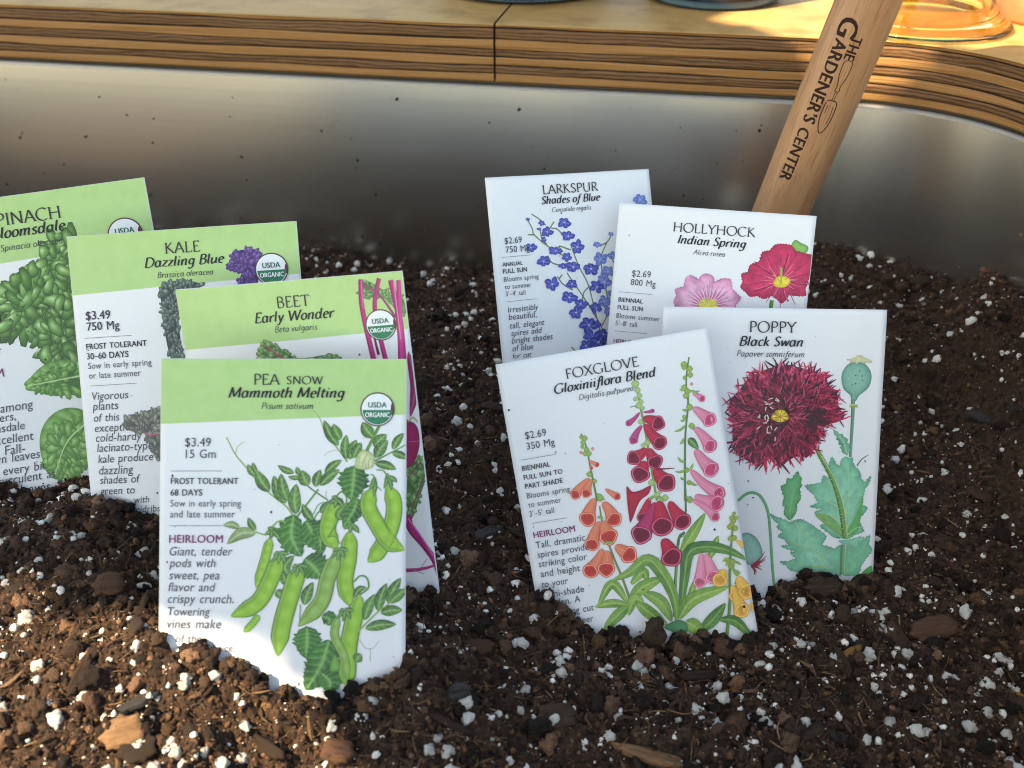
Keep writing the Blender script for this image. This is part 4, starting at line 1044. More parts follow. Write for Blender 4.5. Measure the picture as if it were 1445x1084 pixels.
DATA = {
'pea':((('PEA','title',31.27,39.74,8.89),('SNOW','smallcap',42.35,54.43,8.65),('Mammoth Melting','name',22.63,62.08,13.25),('Pisum sativum','latin',33.84,51.66,17.12),('$3.49','price',8.4,17.04,29.83),('15 Gm','price',8.65,18.7,33.74),('','rule',3.63,20.91,38.14),('FROST TOLERANT','bold',3.78,26.35,42.53),('68 DAYS','bold',3.72,14.29,46.43),('Sow in early spring','body',3.65,27.39,50.12),('and late summer','body',3.58,25.37,53.8),('','rule',3.4,21.08,56.56),('HEIRLOOM','heir',3.46,21.45,62.29),('Giant, tender','desc',3.62,24.84,66.56),('pods with','desc',3.55,19.16,70.44),('sweet, pea','desc',3.49,20.49,74.54),('flavor and','desc',3.31,19.23,78.53),('crispy crunch.','desc',3.14,25.41,82.47),('Towering','desc',3.19,17.48,86.65),('vines make','desc',2.91,21.18,90.91),('of the','desc',5.75,14.56,95.63),('choice,','desc',16.96,25.77,98.63)),
((73.23,17.2),5.79),((0.53,22.17),(82.95,18.94)),[
('S',((22.73,27.55),(25.26,32.55),(29.28,37.3),(33.8,42.79),(38.31,46.78),(42.32,49.78),(44.83,52.77)),0.35,0.65,(142,178,92)),
('S',((25.26,32.3),(25.98,30.05),(27.71,28.55),(28.46,28.55)),0.3,0.2,(180,195,130)),
('S',((22.73,27.55),(22.12,27.05),(22.82,26.7)),0.4,0.25,(180,195,130)),
('S',((51.57,17.52),(53.83,20.53),(55.61,25.29),(59.64,30.3),(63.17,35.05)),0.2,0.6,(142,178,92)),
('S',((53.08,19.27),(52.07,18.27),(51.07,17.77)),0.15,0.15,(180,190,130)),
('S',((59.65,31.05),(57.15,31.55),(55.16,33.05)),0.2,0.15,(175,180,130)),
('S',((47.74,41.3),(45.24,41.05),(43.5,41.3)),0.2,0.15,(180,190,140)),
('S',((74.6,20.76),(73.61,23.27),(71.63,27.29),(69.65,31.3)),1.0,1.1,(96,150,62)),
('S',((72.42,34.8),(77.16,32.3),(82.91,29.29)),0.65,0.4,(96,150,62)),
('S',((47.74,41.3),(51.25,44.3),(56.75,48.05)),0.4,0.5,(90,120,60)),
('S',((56.25,47.8),(55.99,45.8),(56.49,44.8)),0.25,0.15,(142,178,92)),
('S',((53.49,44.3),(49.29,49.78),(45.83,54.27)),0.6,0.7,(96,150,62)),
('S',((51.82,55.27),(53.29,52.28),(56.77,49.79)),0.5,0.5,(96,150,62)),
('S',((51.8,52.78),(53.28,49.79),(55.26,48.54)),0.35,0.3,(96,150,62)),
('L',((60.14,29.55),(57.1,25.51),(55.09,20.88)),1.7,0,0,0),
('L',((60.88,27.54),(59.29,25.01),(58.34,22.18)),1.8,0,0,0),
('L',((62.91,34.3),(62.3,30.06),(62.72,25.79)),1.6,0,0,0),
('L',((63.91,34.3),(64.66,30.78),(66.23,27.54)),1.7,0,0,0),
('L',((65.16,33.8),(66.21,31.01),(67.88,28.54)),1.8,0,0,0),
('L',((71.88,26.79),(69.67,24.38),(68.1,21.52)),2.1,0,0,0),
('L',((72.14,30.04),(74.01,27.66),(76.38,25.78)),1.9,0,0,0),
('L',((72.66,33.8),(74.33,30.5),(76.74,27.69)),2.0,0,0,0),
('L',((78.41,30.9),(79.94,27.86),(82.14,25.28)),1.4,0,0,0),
('L',((78.16,32.05),(81.04,32.72),(83.68,34.05)),1.3,0,0,0),
('L',((72.42,35.56),(76.18,36.2),(79.69,37.71)),1.5,0,0,0),
('L',((32.29,39.79),(30.59,38.02),(29.37,35.9)),1.25,0,0,0),
('L',((32.53,38.79),(31.62,37.08),(31.15,35.2)),0.85,0,0,0),
('L',((36.91,45.03),(34.21,41.73),(32.37,37.9)),2.09,0,0,0),
('L',((42.56,49.03),(39.85,44.62),(38.26,39.69)),2.09,0,0,0),
('L',((43.05,48.28),(41.34,43.77),(40.74,39.0)),1.89,0,0,0),
('L',((46.07,52.77),(45.41,47.59),(46.0,42.4)),2.19,0,0,0),
('L',((51.82,55.02),(49.58,52.33),(48.04,49.18)),1.49,0,0,0),
('L',((45.23,38.8),(42.27,37.83),(39.63,36.2)),1.1,0,0,0),
('L',((47.12,39.55),(46.45,38.18),(46.11,36.7)),0.9,0,0,0),
('L',((47.48,40.3),(45.3,40.43),(43.14,40.05)),0.8,0,0,0),
('L',((49.99,43.05),(48.59,40.6),(47.81,37.9)),2.1,0,0,0),
('L',((52.49,43.55),(52.99,40.52),(54.2,37.7)),1.6,0,0,0),
('L',((55.6,39.05),(58.15,36.39),(61.27,34.4)),1.4,0,0,0),
('L',((53.98,43.05),(56.96,39.98),(60.59,37.7)),1.7,0,0,0),
('L',((54.04,52.28),(56.02,49.97),(58.5,48.2)),1.3,0,0,0),
('L',((32.44,58.13),(30.87,56.14),(29.82,53.85)),1.19,0,0,0),
('L',((41.99,59.74),(39.24,58.68),(36.8,56.99)),1.39,0,0,0),
('L',((27.07,57.32),(24.23,56.23),(21.4,56.47)),1.24,1,0,0),
('L',((32.55,59.12),(27.48,59.22),(22.8,62.69)),1.99,1,0,0),
('S',((32.44,58.73),(35.93,59.63),(37.01,58.63)),0.45,0.45,(142,178,92)),
('L',((65.67,36.31),(65.2,41.81),(64.49,48.05)),5.4,2,0.16,9),
('L',((66.73,47.31),(65.26,51.8),(61.8,57.28)),3.1,2,0.12,8),
('P',((76.71,43.07),(78.99,49.82),(77.77,57.81),(73.81,65.28),(70.24,69.0)),3.0,0),
('P',((71.81,43.81),(70.24,49.81),(73.27,56.3),(77.29,62.29),(82.55,65.05)),3.0,0),
('L',((72.19,39.81),(72.49,43.56),(71.98,47.31)),0.8,0,0,0),
('L',((72.19,40.31),(71.73,42.56),(70.47,44.81)),0.8,0,0,0),
('L',((76.69,38.81),(76.48,41.56),(75.46,44.31)),0.8,0,0,0),
('L',((76.69,39.31),(77.73,42.07),(77.97,44.82)),0.8,0,0,0),
('L',((76.69,39.81),(78.73,40.94),(79.96,42.07)),0.8,0,0,0),
('S',((72.93,37.81),(75.19,38.06),(76.44,39.81)),0.45,0.4,(96,150,62)),
('S',((70.94,39.31),(71.94,39.81),(72.71,42.81),(74.72,44.81)),0.4,0.3,(96,150,62)),
('L',((45.33,52.77),(44.63,60.24),(47.91,66.96)),4.98,2,0.15,10),
('L',((49.32,54.77),(51.84,59.26),(55.37,65.74)),4.73,2,0.15,10),
('L',((55.56,55.53),(54.34,60.26),(54.37,65.24)),2.99,2,0.12,8),
('L',((59.24,46.8),(59.75,48.8),(62.26,51.79)),2.25,2,0.1,5),
('S',((37.41,58.24),(38.88,56.0),(40.86,54.86),(42.61,55.76)),0.6,0.5,(142,178,92)),
('P',((37.43,60.58),(35.5,68.53),(32.85,77.45)),1.79,0),
('P',((33.91,86.37),(31.71,89.34),(28.86,92.19)),1.29,0),
('L',((43.48,73.01),(42.47,70.03),(45.43,66.56)),1.99,0,0,0),
('L',((41.99,72.51),(42.51,75.0),(43.51,76.49)),1.49,0,0,0),
('L',((39.55,78.21),(40.8,79.46),(42.06,81.2)),1.59,0,0,0),
('L',((48.91,67.71),(51.92,70.2),(54.93,74.19)),5.47,2,0.14,10),
('P',((59.75,48.3),(57.29,54.28),(56.82,59.27),(59.85,64.5)),3.09,0),
('S',((56.83,60.76),(60.78,53.79),(63.75,49.8),(66.49,47.71)),0.55,0.5,(96,150,62)),
('S',((59.0,47.3),(61.23,45.2),(62.99,47.3),(62.51,51.3)),0.55,0.45,(96,150,62)),
('S',((56.83,60.26),(59.32,60.27),(60.83,62.76)),0.4,0.4,(96,150,62)),
('L',((63.25,48.8),(60.28,52.79),(61.78,54.79)),1.25,0,0,0),
('P',((64.05,58.38),(63.85,67.1),(62.65,76.05),(64.69,84.0)),2.99,0),
('L',((50.06,90.39),(50.1,95.34),(49.64,101.03)),4.86,2,0.15,9),
('P',((60.1,66.09),(56.92,74.04),(54.48,82.48),(47.09,90.38)),2.99,3),
('P',((47.19,70.29),(44.77,78.48),(41.62,89.87),(40.31,100.15)),3.38,0),
('P',((40.7,66.3),(37.54,74.98),(33.14,82.41),(24.51,86.93)),3.08,0),
('L',((49.02,83.2),(49.99,79.49),(51.95,75.42)),1.89,0,0,0),
('L',((55.01,86.94),(57.5,87.94),(57.02,90.17)),2.48,2,0.1,5),
('L',((57.54,94.88),(54.62,103.77),(49.71,111.65)),5.7,2,0.15,11),
('L',((54.63,105.75),(57.63,108.73),(57.65,112.68)),4.7,2,0.15,9),
('B',((57.61,105.27),(59.31,99.59),(61.47,104.3),(61.08,105.28)),(70,120,45),(120,180,80),0,0),
('P',((67.9,80.04),(65.46,88.96),(64.01,96.89),(63.57,105.79),(62.6,109.99)),3.18,0),
('P',((60.48,86.71),(59.27,93.4),(62.55,100.84),(63.84,109.99)),1.59,3),
('L',((69.19,88.48),(70.54,83.89),(72.78,79.65)),1.79,0,0,0),
('L',((73.66,85.52),(74.66,80.65),(76.61,76.09)),1.79,0,0,0),
('L',((77.14,83.05),(78.8,78.49),(81.34,74.36)),1.79,0,0,0),
('L',((77.63,82.8),(80.39,80.27),(83.6,78.34)),1.79,0,0,0),
('L',((74.66,86.02),(78.28,85.29),(81.98,85.3)),1.79,0,0,0),
('L',((69.46,91.21),(74.62,90.09),(79.91,90.01)),1.79,0,0,0),
('L',((66.28,102.34),(67.14,101.01),(68.26,99.87)),1.79,0,0,0),
('S',((66.97,92.34),(73.91,85.52),(77.39,83.05),(83.45,77.1)),0.6,0.4,(142,178,92)),
('S',((65.64,75.56),(67.62,73.58),(69.87,74.18),(70.48,77.56),(67.41,80.04)),0.55,0.6,(96,150,62)),
('L',((65.42,81.02),(67.4,78.05),(69.88,77.56)),1.09,0,0,0),
('S',((67.23,94.42),(69.49,97.65),(71.98,97.91),(74.21,95.44)),0.15,0.15,(150,170,110)),
('S',((71.23,97.91),(71.25,102.36)),0.15,0.2,(160,175,120)),
('L',((60.34,64.1),(59.28,65.84),(57.62,67.58)),0.75,0,0,0),
('L',((60.34,64.1),(60.41,66.34),(59.87,68.58)),0.75,0,0,0),
('L',((60.34,64.1),(61.77,65.97),(62.61,67.84)),0.75,0,0,0),
('L',((60.34,64.1),(62.39,64.61),(63.84,65.11)),0.75,0,0,0),
('L',((60.34,64.1),(59.65,64.6),(58.36,65.1)),0.75,0,0,0),
('L',((40.45,65.31),(39.39,67.04),(37.74,68.78)),0.75,0,0,0),
('L',((40.45,65.31),(40.51,67.54),(39.98,69.78)),0.75,0,0,0),
('L',((40.45,65.31),(41.88,67.17),(42.71,69.04)),0.75,0,0,0),
('L',((40.45,65.31),(42.49,65.81),(43.93,66.31)),0.75,0,0,0),
('L',((40.45,65.31),(39.75,65.8),(38.47,66.3)),0.75,0,0,0),
('L',((46.69,69.55),(45.63,71.28),(43.98,73.02)),0.75,0,0,0),
('L',((46.69,69.55),(46.76,71.78),(46.22,74.02)),0.75,0,0,0),
('L',((46.69,69.55),(48.12,71.41),(48.95,73.28)),0.75,0,0,0),
('L',((46.69,69.55),(48.73,70.05),(50.18,70.55)),0.75,0,0,0),
('L',((46.69,69.55),(46.0,70.04),(44.71,70.53)),0.75,0,0,0),
('L',((62.45,84.49),(61.39,86.22),(59.74,87.95)),0.75,0,0,0),
('L',((62.45,84.49),(62.51,86.72),(61.98,88.95)),0.75,0,0,0),
('L',((62.45,84.49),(63.88,86.35),(64.71,88.22)),0.75,0,0,0),
('L',((62.45,84.49),(64.5,84.99),(65.94,85.49)),0.75,0,0,0),
('L',((62.45,84.49),(61.76,84.98),(60.47,85.47)),0.75,0,0,0),
('S',((50.38,100.79),(50.66,104.74)),0.3,0.3,(70,100,50)),
('S',((47.78,82.95),(47.57,88.9)),0.35,0.35,(96,150,62)),
('L',((64.53,55.79),(63.59,56.78),(62.05,57.78)),0.75,0,0,0),
('L',((64.53,55.79),(64.47,57.53),(63.8,59.28)),0.75,0,0,0),
('L',((64.53,55.79),(65.71,57.29),(66.3,58.78)),0.75,0,0,0),
('L',((64.53,55.79),(66.21,57.54),(67.3,59.28)),0.75,0,0,0),
('L',((64.53,55.79),(64.08,55.54),(63.03,55.29)),0.75,0,0,0),
('L',((37.9,57.74),(36.96,58.73),(35.43,59.73)),0.75,0,0,0),
('L',((37.9,57.74),(37.84,59.48),(37.18,61.22)),0.75,0,0,0),
('L',((37.9,57.74),(39.08,59.24),(39.66,60.73)),0.75,0,0,0),
('L',((37.9,57.74),(39.58,59.49),(40.66,61.23)),0.75,0,0,0),
('L',((37.9,57.74),(37.45,57.49),(36.41,57.24)),0.75,0,0,0),
('L',((59.49,47.3),(58.55,48.3),(57.01,49.29)),0.75,0,0,0),
('L',((59.49,47.3),(59.43,49.05),(58.77,50.79)),0.75,0,0,0),
('L',((59.49,47.3),(60.68,48.8),(61.26,50.3)),0.75,0,0,0),
('L',((59.49,47.3),(61.18,49.05),(62.26,50.8)),0.75,0,0,0),
('L',((59.49,47.3),(59.04,47.05),(57.99,46.8)),0.75,0,0,0),
('B',((65.93,37.06),(66.16,33.8),(67.4,31.55),(69.15,31.05),(71.4,32.3),(72.42,34.55),(71.68,36.81),(69.18,37.71)),(150,175,105),(214,218,165),0.12,0),
('S',((68.18,37.06),(68.91,34.3),(69.9,32.3)),0.2,0.15,(150,140,110)),
('S',((70.18,37.06),(70.42,34.8),(71.16,33.3)),0.2,0.15,(150,150,110)),
('S',((66.93,36.56),(67.16,34.3),(67.65,32.55)),0.15,0.15,(150,160,110))]),
'beet':((('BEET','title',37.38,49.3,9.09),('Early Wonder','name',28.36,57.62,13.72),('Beta vulgaris','latin',35.35,51.1,17.44)),
((73.58,17.56),5.36),((-0.76,21.4),(80.96,19.66)),[
('C',((67.43,3.65),(70.85,2.56),(75.88,5.87),(81.54,8.39),(82.66,12.65),(80.26,14.57),(76.58,9.06),(72.33,8.21),(68.05,7.36)),34,0.96,'beetleaf'),
('S',((68.34,1.63),(67.75,11.54),(69.65,29.73)),1.6,1.91,(190,40,120)),
('S',((74.75,1.83),(72.35,9.79),(72.31,17.15),(73.81,30.0)),1.48,1.69,(190,40,120)),
('S',((69.6,3.82),(74.55,7.86),(79.06,15.53)),0.53,0.85,(170,60,120)),
('S',((78.65,2.76),(80.14,15.61),(79.56,31.44)),1.79,2.85,(190,40,120)),
('S',((81.43,2.98),(80.6,13.54),(78.91,31.4)),1.58,2.0,(205,60,140)),
('S',((79.69,3.05),(79.81,22.96)),0.42,0.42,(230,130,180)),
('S',((70.7,21.27),(71.56,27.72)),0.65,1.08,(120,30,80)),
('S',((68.49,2.17),(68.07,11.57)),0.32,0.32,(225,120,175)),
('C',((29.96,21.49),(32.59,20.8),(37.86,23.87),(43.13,26.93),(55.58,26.66),(56.12,31.02),(30.19,29.36)),40,1.23,'beetleaf'),
('S',((31.29,21.8),(35.37,25.33),(39.59,27.78)),0.56,0.56,(190,60,110)),
('L',((82.01,27.35),(83.04,39.15),(79.98,50.31)),1.82,4,0,0),
('C',((77.08,69.37),(82.07,64.63),(83.36,70.75),(80.26,78.4),(76.8,86.11),(75.25,84.93)),24,1.33,'beetleaf'),
('S',((76.85,82.74),(80.19,76.17),(83.03,70.74)),0.45,0.34,(150,40,80)),
('S',((76.82,71.57),(81.88,66.27)),0.44,0.33,(150,40,80)),
('B',((76.93,51.78),(79.19,51.35),(82.01,53.68),(82.2,59.69),(80.24,65.09),(77.23,68.04),(75.01,67.94)),(150,25,80),(175,35,100),0.08,0),
('S',((78.3,58.95),(82.08,58.81)),0.22,0.22,(210,110,150)),
('S',((78.91,51.88),(80.96,50.36),(82.42,52.07)),0.44,0.44,(200,170,110)),
('S',((74.69,84.91),(75.93,90.6),(79.54,96.39),(82.76,102.74),(84.11,110.79)),2.93,1.8,(175,30,110)),
('S',((75.12,86.05),(79.74,94.69),(83.32,102.76)),0.56,0.45,(225,110,170)),
('S',((71.15,105.29),(77.4,105.23),(83.75,103.91)),1.49,0.8,(195,60,130)),
('S',((75.11,105.39),(78.3,107.2)),0.23,0.23,(200,110,150)),
('S',((77.44,104.88),(80.08,101.52)),0.23,0.23,(200,110,150))]),
'kale':((('KALE','title',35.52,48.07,8.55),('Dazzling Blue','name',27.53,56.41,13.07),('Brassica oleracea','latin',31.93,52.31,16.96),('$3.49','priceb',4.54,13.72,30.23),('750 Mg','priceb',4.56,16.73,34.09),('','rule',3.47,20.99,36.77),('FROST TOLERANT','bold',3.67,26.2,40.83),('30–60 DAYS','bold',3.54,19.16,44.42),('Sow in early spring','body',3.68,27.34,47.88),('or late summer','body',3.65,23.1,51.43),('','rule',3.77,21.37,54.03),('Vigorous','desc',4.19,17.86,59.23),('plants','desc',3.93,13.79,62.95),('of this','desc',4.04,13.79,67.07),('exceptionally','desc',4.05,25.2,70.86),('cold-hardy','desc',4.1,21.55,74.47),('lacinato-type','desc',4.23,25.24,78.12),('kale produce','desc',4.24,25.07,82.16),('dazzling','desc',4.17,17.38,86.46),('shades of','desc',4.12,19.6,89.88),('green to','desc',3.75,17.1,93.84),('with','desc',16.53,22.0,97.46),('midribs','desc',15.77,25.72,101.02)),
((73.01,16.55),5.9),((0.27,21.1),(83.12,18.69)),[
('C',((57.94,13.39),(60.84,9.66),(64.36,8.92),(68.27,9.47),(69.72,12.21),(68.44,15.56),(67.24,21.57),(60.84,21.15),(62.41,16.63),(59.31,15.94)),46,1.28,'purple'),
('C',((32.49,23.02),(34.41,19.4),(40.26,18.41),(47.53,20.27),(43.74,23.76),(39.53,26.45),(38.23,35.26),(38.64,47.2),(34.72,46.45),(33.1,36.91),(33.13,28.99)),80,1.18,'bluegreen'),
('C',((15.23,67.68),(17.96,65.35),(22.01,64.91),(27.14,63.64),(35.03,64.96),(33.44,82.47),(26.44,82.01),(24.46,76.33),(22.33,72.17),(17.94,70.87)),60,1.4,'greyolive'),
('S',((22.33,72.17),(25.28,72.86),(28.32,72.56)),0.6,0.4,(200,110,140))]),
'spinach':((('SPINACH','title',23.95,50.72,10.67),('Bloomsdale','name',24.26,51.56,15.27),('Spinacia oleracea','latin',26.83,49.86,19.99),('FROST TOLERANT','bold',-1.5,23.26,45.59),('Sow in early spring','body',-0.29,25.59,52.89),('or late summer','body',-0.72,20.75,57.27),('','rule',-1.18,19.23,60.6),('HEIRLOOM','heir',-1.1,19.7,66.1),('A favorite','desc',-0.37,16.49,74.04),('favorite among','desc',0.06,28.05,79.51),('growers,','desc',5.64,20.77,82.96),('Bloomsdale','desc',3.32,23.49,86.88),('has excellent','desc',1.92,26.0,91.35),('flavor. Fall-','desc',0.6,21.96,95.62),('grown leaves','desc',2.86,27.02,98.53),('are every bit','desc',4.73,28.53,103.21),('as succulent as','desc',4.1,31.34,106.82),('spring leaves','desc',3.94,28.47,111.44)),
((72.68,20.24),6.51),((25.35,24.38),(50.05,23.78)),[
('C',((41.65,23.52),(44.14,18.95),(47.87,17.02),(54.37,18.43),(54.27,40.2),(44.09,42.69),(41.4,36.33),(41.24,29.38)),46,3.27,'spin'),
('C',((20.18,46.61),(22.95,39.58),(25.92,34.07),(32.53,29.6),(39.63,27.67),(41.64,32.41),(43.04,40.54),(36.77,45.59),(30.98,50.71),(25.95,51.75),(21.97,49.86)),60,3.47,'spin'),
('C',((33.55,55.09),(35.4,50.37),(40.9,44.21),(47.2,41.65),(54.51,44.22),(50.95,63.74),(40.94,65.04),(35.77,61.44)),52,3.11,'spin'),
('L',((50.35,69.7),(38.11,69.84),(26.81,70.93)),6.68,5,0,0),
('C',((27.41,70.82),(31.62,68.04),(37.83,66.07),(43.76,65.67),(49.46,66.54),(47.67,76.37),(38.92,76.03),(31.51,73.87)),30,1.95,'spinlight'),
('S',((50.32,69.9),(38.0,70.43),(27.18,70.99)),0.69,0.29,(190,214,150)),
('L',((48.91,85.71),(36.96,91.98),(29.73,107.2)),8.69,5,0,0),
('C',((30.54,106.51),(29.58,98.98),(32.01,92.22),(37.78,87.53),(45.0,85.61),(46.22,92.43),(43.26,103.23),(36.03,107.71)),54,2.38,'spinlight'),
('S',((47.69,87.05),(37.74,94.15),(30.96,105.86)),0.79,0.3,(190,214,150))]),
'larkspur':((('LARKSPUR','title',27.03,54.75,8.77),('Shades of Blue','name',25.71,55.58,13.19),('Consolida regalis','latin',30.6,50.56,17.08),('$2.69','price',6.05,14.28,29.69),('750 Mg','price',6.19,17.58,33.68),('','rule',3.96,18.33,35.54),('ANNUAL','bold',3.97,13.59,39.64),('FULL SUN','bold',3.91,15.41,42.78),('Blooms spring','body',3.98,20.77,46.42),('to summer','body',3.98,16.83,49.79),("3'–4' tall",'body',4.11,13.58,52.94),('','rule',4.31,18.78,55.37),('Irresistibly','desc',4.35,19.2,60.24),('beautiful,','desc',4.45,17.72,63.61),('tall, elegant','desc',4.6,21.28,67.49),('spires add','desc',4.79,19.69,70.86),('bright shades','desc',4.81,24.65,74.32),('of blue','desc',4.62,14.68,77.83),('for cut','desc',4.46,13.4,81.07)),
None,None,[
('S',((18.34,19.63),(20.22,24.02),(20.89,26.62),(26.92,32.2),(35.9,38.06)),0.53,0.62,(120,130,85)),
('S',((17.63,26.4),(20.89,26.62)),0.53,0.62,(120,130,85)),
('S',((20.48,17.22),(24.42,20.02),(26.97,22.76)),0.54,0.62,(120,130,85)),
('S',((23.97,24.27),(24.46,28.59),(26.54,31.31)),0.54,0.63,(120,130,85)),
('S',((35.18,44.95),(41.82,56.01),(48.45,68.1),(53.2,80.14)),0.55,0.64,(120,130,85)),
('S',((29.67,24.23),(32.47,24.85),(35.06,27.61)),0.54,0.63,(120,130,85)),
('S',((38.45,32.18),(41.32,41.97),(45.27,51.05),(47.12,61.78),(48.99,72.58)),0.55,0.64,(120,130,85)),
('S',((30.22,46.27),(32.72,49.96),(37.25,52.97)),0.55,0.64,(120,130,85)),
('S',((26.47,36.47),(28.05,39.61),(31.72,41.2)),0.54,0.63,(120,130,85)),
('S',((34.25,35.34),(32.62,32.62),(38.18,34.77)),0.55,0.64,(120,130,85)),
('S',((59.32,30.18),(57.07,32.66),(52.94,34.12)),0.56,0.66,(120,130,85)),
('S',((57.07,32.66),(53.39,39.43),(53.48,48.24),(55.1,61.66)),0.56,0.65,(120,130,85)),
('S',((57.52,37.98),(60.05,42.6)),0.56,0.66,(120,130,85)),
('S',((46.16,52.01),(42.97,54.36),(41.63,57.74)),0.56,0.65,(120,130,85)),
('S',((52.13,51.65),(45.98,53.75)),0.56,0.65,(120,130,85)),
('S',((44.37,59.76),(46.76,65.28)),0.56,0.65,(120,130,85)),
('S',((50.15,70.93),(53.66,65.95),(58.53,57.54)),0.56,0.66,(120,130,85)),
('S',((27.6,25.8),(31.4,21.33)),0.54,0.63,(120,130,85)),
('S',((31.09,47.21),(32.7,45.61)),0.55,0.64,(120,130,85)),
('S',((33.58,78.87),(35.33,80.82)),0.55,0.64,(120,130,85)),
('K',((52.81,40.26),),4.2,1),
('K',((59.42,39.01),),2.82,1),
('K',((52.03,33.35),),2.32,1),
('K',((59.43,29.14),),1.5,1),
('K',((56.17,46.26),),3.94,1),
('K',((53.7,50.91),),4.68,1),
('K',((52.8,59.67),),4.12,1),
('K',((56.63,56.48),),2.26,1),
('K',((54.33,64.25),),3.19,1),
('K',((76.63,14.05),),4.38,1),
('K',((18.36,19.47),),1.16,0),
('K',((25.18,21.78),),1.8,0),
('K',((36.41,22.09),),3.82,0),
('K',((27.31,25.78),),3.25,0),
('K',((23.5,24.24),),1.26,0),
('K',((25.35,29.08),),1.62,0),
('K',((37.58,28.48),),3.84,0),
('K',((41.69,33.72),),4.04,0),
('K',((18.41,32.25),),3.22,0),
('K',((30.49,34.62),),3.63,0),
('K',((24.04,38.86),),3.96,0),
('K',((35.9,38.06),),2.74,0),
('K',((33.58,41.78),),2.55,0),
('K',((38.52,42.62),),4.59,0),
('K',((47.46,44.22),),4.82,0),
('K',((27.21,49.47),),4.26,0),
('K',((37.04,50.33),),3.39,0),
('K',((49.54,52.75),),3.91,0),
('K',((34.97,56.25),),4.58,0),
('K',((40.25,59.81),),3.88,0),
('K',((37.62,63.5),),4.33,0),
('K',((48.06,62.31),),3.73,0),
('K',((47.29,69.75),),3.17,0),
('K',((43.34,69.79),),5.02,0),
('K',((50.24,74.93),),3.94,0),
('K',((44.7,75.67),),4.85,0),
('K',((47.42,78.18),),5.24,0),
('K',((40.88,79.23),),3.9,0)]),
'hollyhock':((('HOLLYHOCK','title',24.01,58.43,10.62),('Indian Spring','name',26.21,55.36,15.52),('Alcea rosea','latin',33.55,47.08,19.78),('$2.69','price',8.28,16.4,31.2),('800 Mg','price',8.07,18.86,34.95),('','rule',3.25,17.79,38.32),('BIENNIAL','bold',3.44,14.03,42.58),('FULL SUN','bold',3.4,14.33,45.93),('Blooms summer','body',3.18,22.01,49.68),("5'–8' tall",'body',3.05,12.46,53.02),('','rule',2.98,17.08,55.41),('HEIRLOOM','heir',2.97,14.74,60.64)),
None,None,[
('B',((73.95,13.53),(75.3,10.57),(77.73,11.55),(80.87,13.02),(80.16,15.79),(77.53,15.98)),(70,130,50),(130,190,90),0,0),
('S',((68.3,36.58),(68.32,40.02),(68.55,45.53)),1.63,1.63,(80,140,60)),
('B',((54.53,32.19),(55.33,30.06),(54.41,26.33),(57.04,25.43),(57.73,22.28),(61.28,20.63),(62.2,16.45),(65.15,15.68),(67.22,13.0),(70.5,12.42),(74.21,12.83),(76.11,15.07),(80.16,15.79),(82.71,16.14),(83.03,21.01),(82.74,26.48),(81.72,30.66),(82.37,33.68),(78.08,34.04),(75.07,33.95),(74.58,35.71),(72.45,37.74),(70.26,36.07),(68.12,34.87),(64.92,36.52),(62.11,35.37),(59.12,35.97),(57.26,34.39)),(186,26,72),(214,44,96),0.22,1),
('S',((73.91,27.87),(77.4,27.53)),0.34,0.13,(240,140,160)),
('S',((73.84,28.66),(79.5,29.89)),0.34,0.13,(232,110,140)),
('S',((73.49,29.39),(77.58,31.69)),0.34,0.13,(140,20,70)),
('S',((73.53,29.33),(76.97,31.14)),0.34,0.13,(240,140,160)),
('S',((72.95,29.94),(76.93,34.29)),0.34,0.13,(232,110,140)),
('S',((73.0,29.9),(76.57,33.58)),0.34,0.13,(140,20,70)),
('S',((72.24,30.33),(73.84,34.1)),0.34,0.14,(240,140,160)),
('S',((71.36,30.53),(71.34,33.8)),0.34,0.14,(232,110,140)),
('S',((71.43,30.52),(71.67,35.94)),0.34,0.14,(140,20,70)),
('S',((70.53,30.48),(68.86,34.95)),0.34,0.14,(240,140,160)),
('S',((70.6,30.49),(69.28,34.26)),0.34,0.14,(232,110,140)),
('S',((69.74,30.23),(67.45,32.79)),0.34,0.14,(140,20,70)),
('S',((69.04,29.74),(63.87,32.89)),0.34,0.14,(240,140,160)),
('S',((69.08,29.78),(64.68,32.55)),0.34,0.14,(232,110,140)),
('S',((68.57,29.13),(64.07,30.24)),0.34,0.14,(140,20,70)),
('S',((68.6,29.18),(64.95,30.09)),0.34,0.14,(240,140,160)),
('S',((68.34,28.43),(61.94,28.45)),0.34,0.14,(232,110,140)),
('S',((68.37,27.64),(63.03,26.05)),0.34,0.14,(140,20,70)),
('S',((68.35,27.7),(63.83,26.39)),0.34,0.14,(240,140,160)),
('S',((68.65,26.95),(65.47,24.84)),0.34,0.14,(232,110,140)),
('S',((68.61,27.01),(63.23,23.9)),0.34,0.14,(140,20,70)),
('S',((69.15,26.37),(65.64,22.49)),0.34,0.14,(240,140,160)),
('S',((69.88,25.91),(68.21,21.95)),0.34,0.14,(232,110,140)),
('S',((69.82,25.94),(68.4,22.7)),0.34,0.14,(140,20,70)),
('S',((70.68,25.69),(70.14,20.09)),0.34,0.13,(240,140,160)),
('S',((70.61,25.7),(70.03,20.86)),0.34,0.13,(232,110,140)),
('S',((71.52,25.68),(72.45,21.67)),0.34,0.13,(140,20,70)),
('S',((72.38,25.92),(75.82,20.51)),0.34,0.13,(240,140,160)),
('S',((72.32,25.89),(75.2,21.07)),0.34,0.13,(232,110,140)),
('S',((73.06,26.34),(76.8,23.07)),0.34,0.13,(140,20,70)),
('S',((73.01,26.3),(76.05,23.48)),0.34,0.13,(240,140,160)),
('S',((73.57,26.91),(79.56,24.14)),0.34,0.13,(232,110,140)),
('S',((73.87,27.66),(79.58,26.78)),0.34,0.13,(140,20,70)),
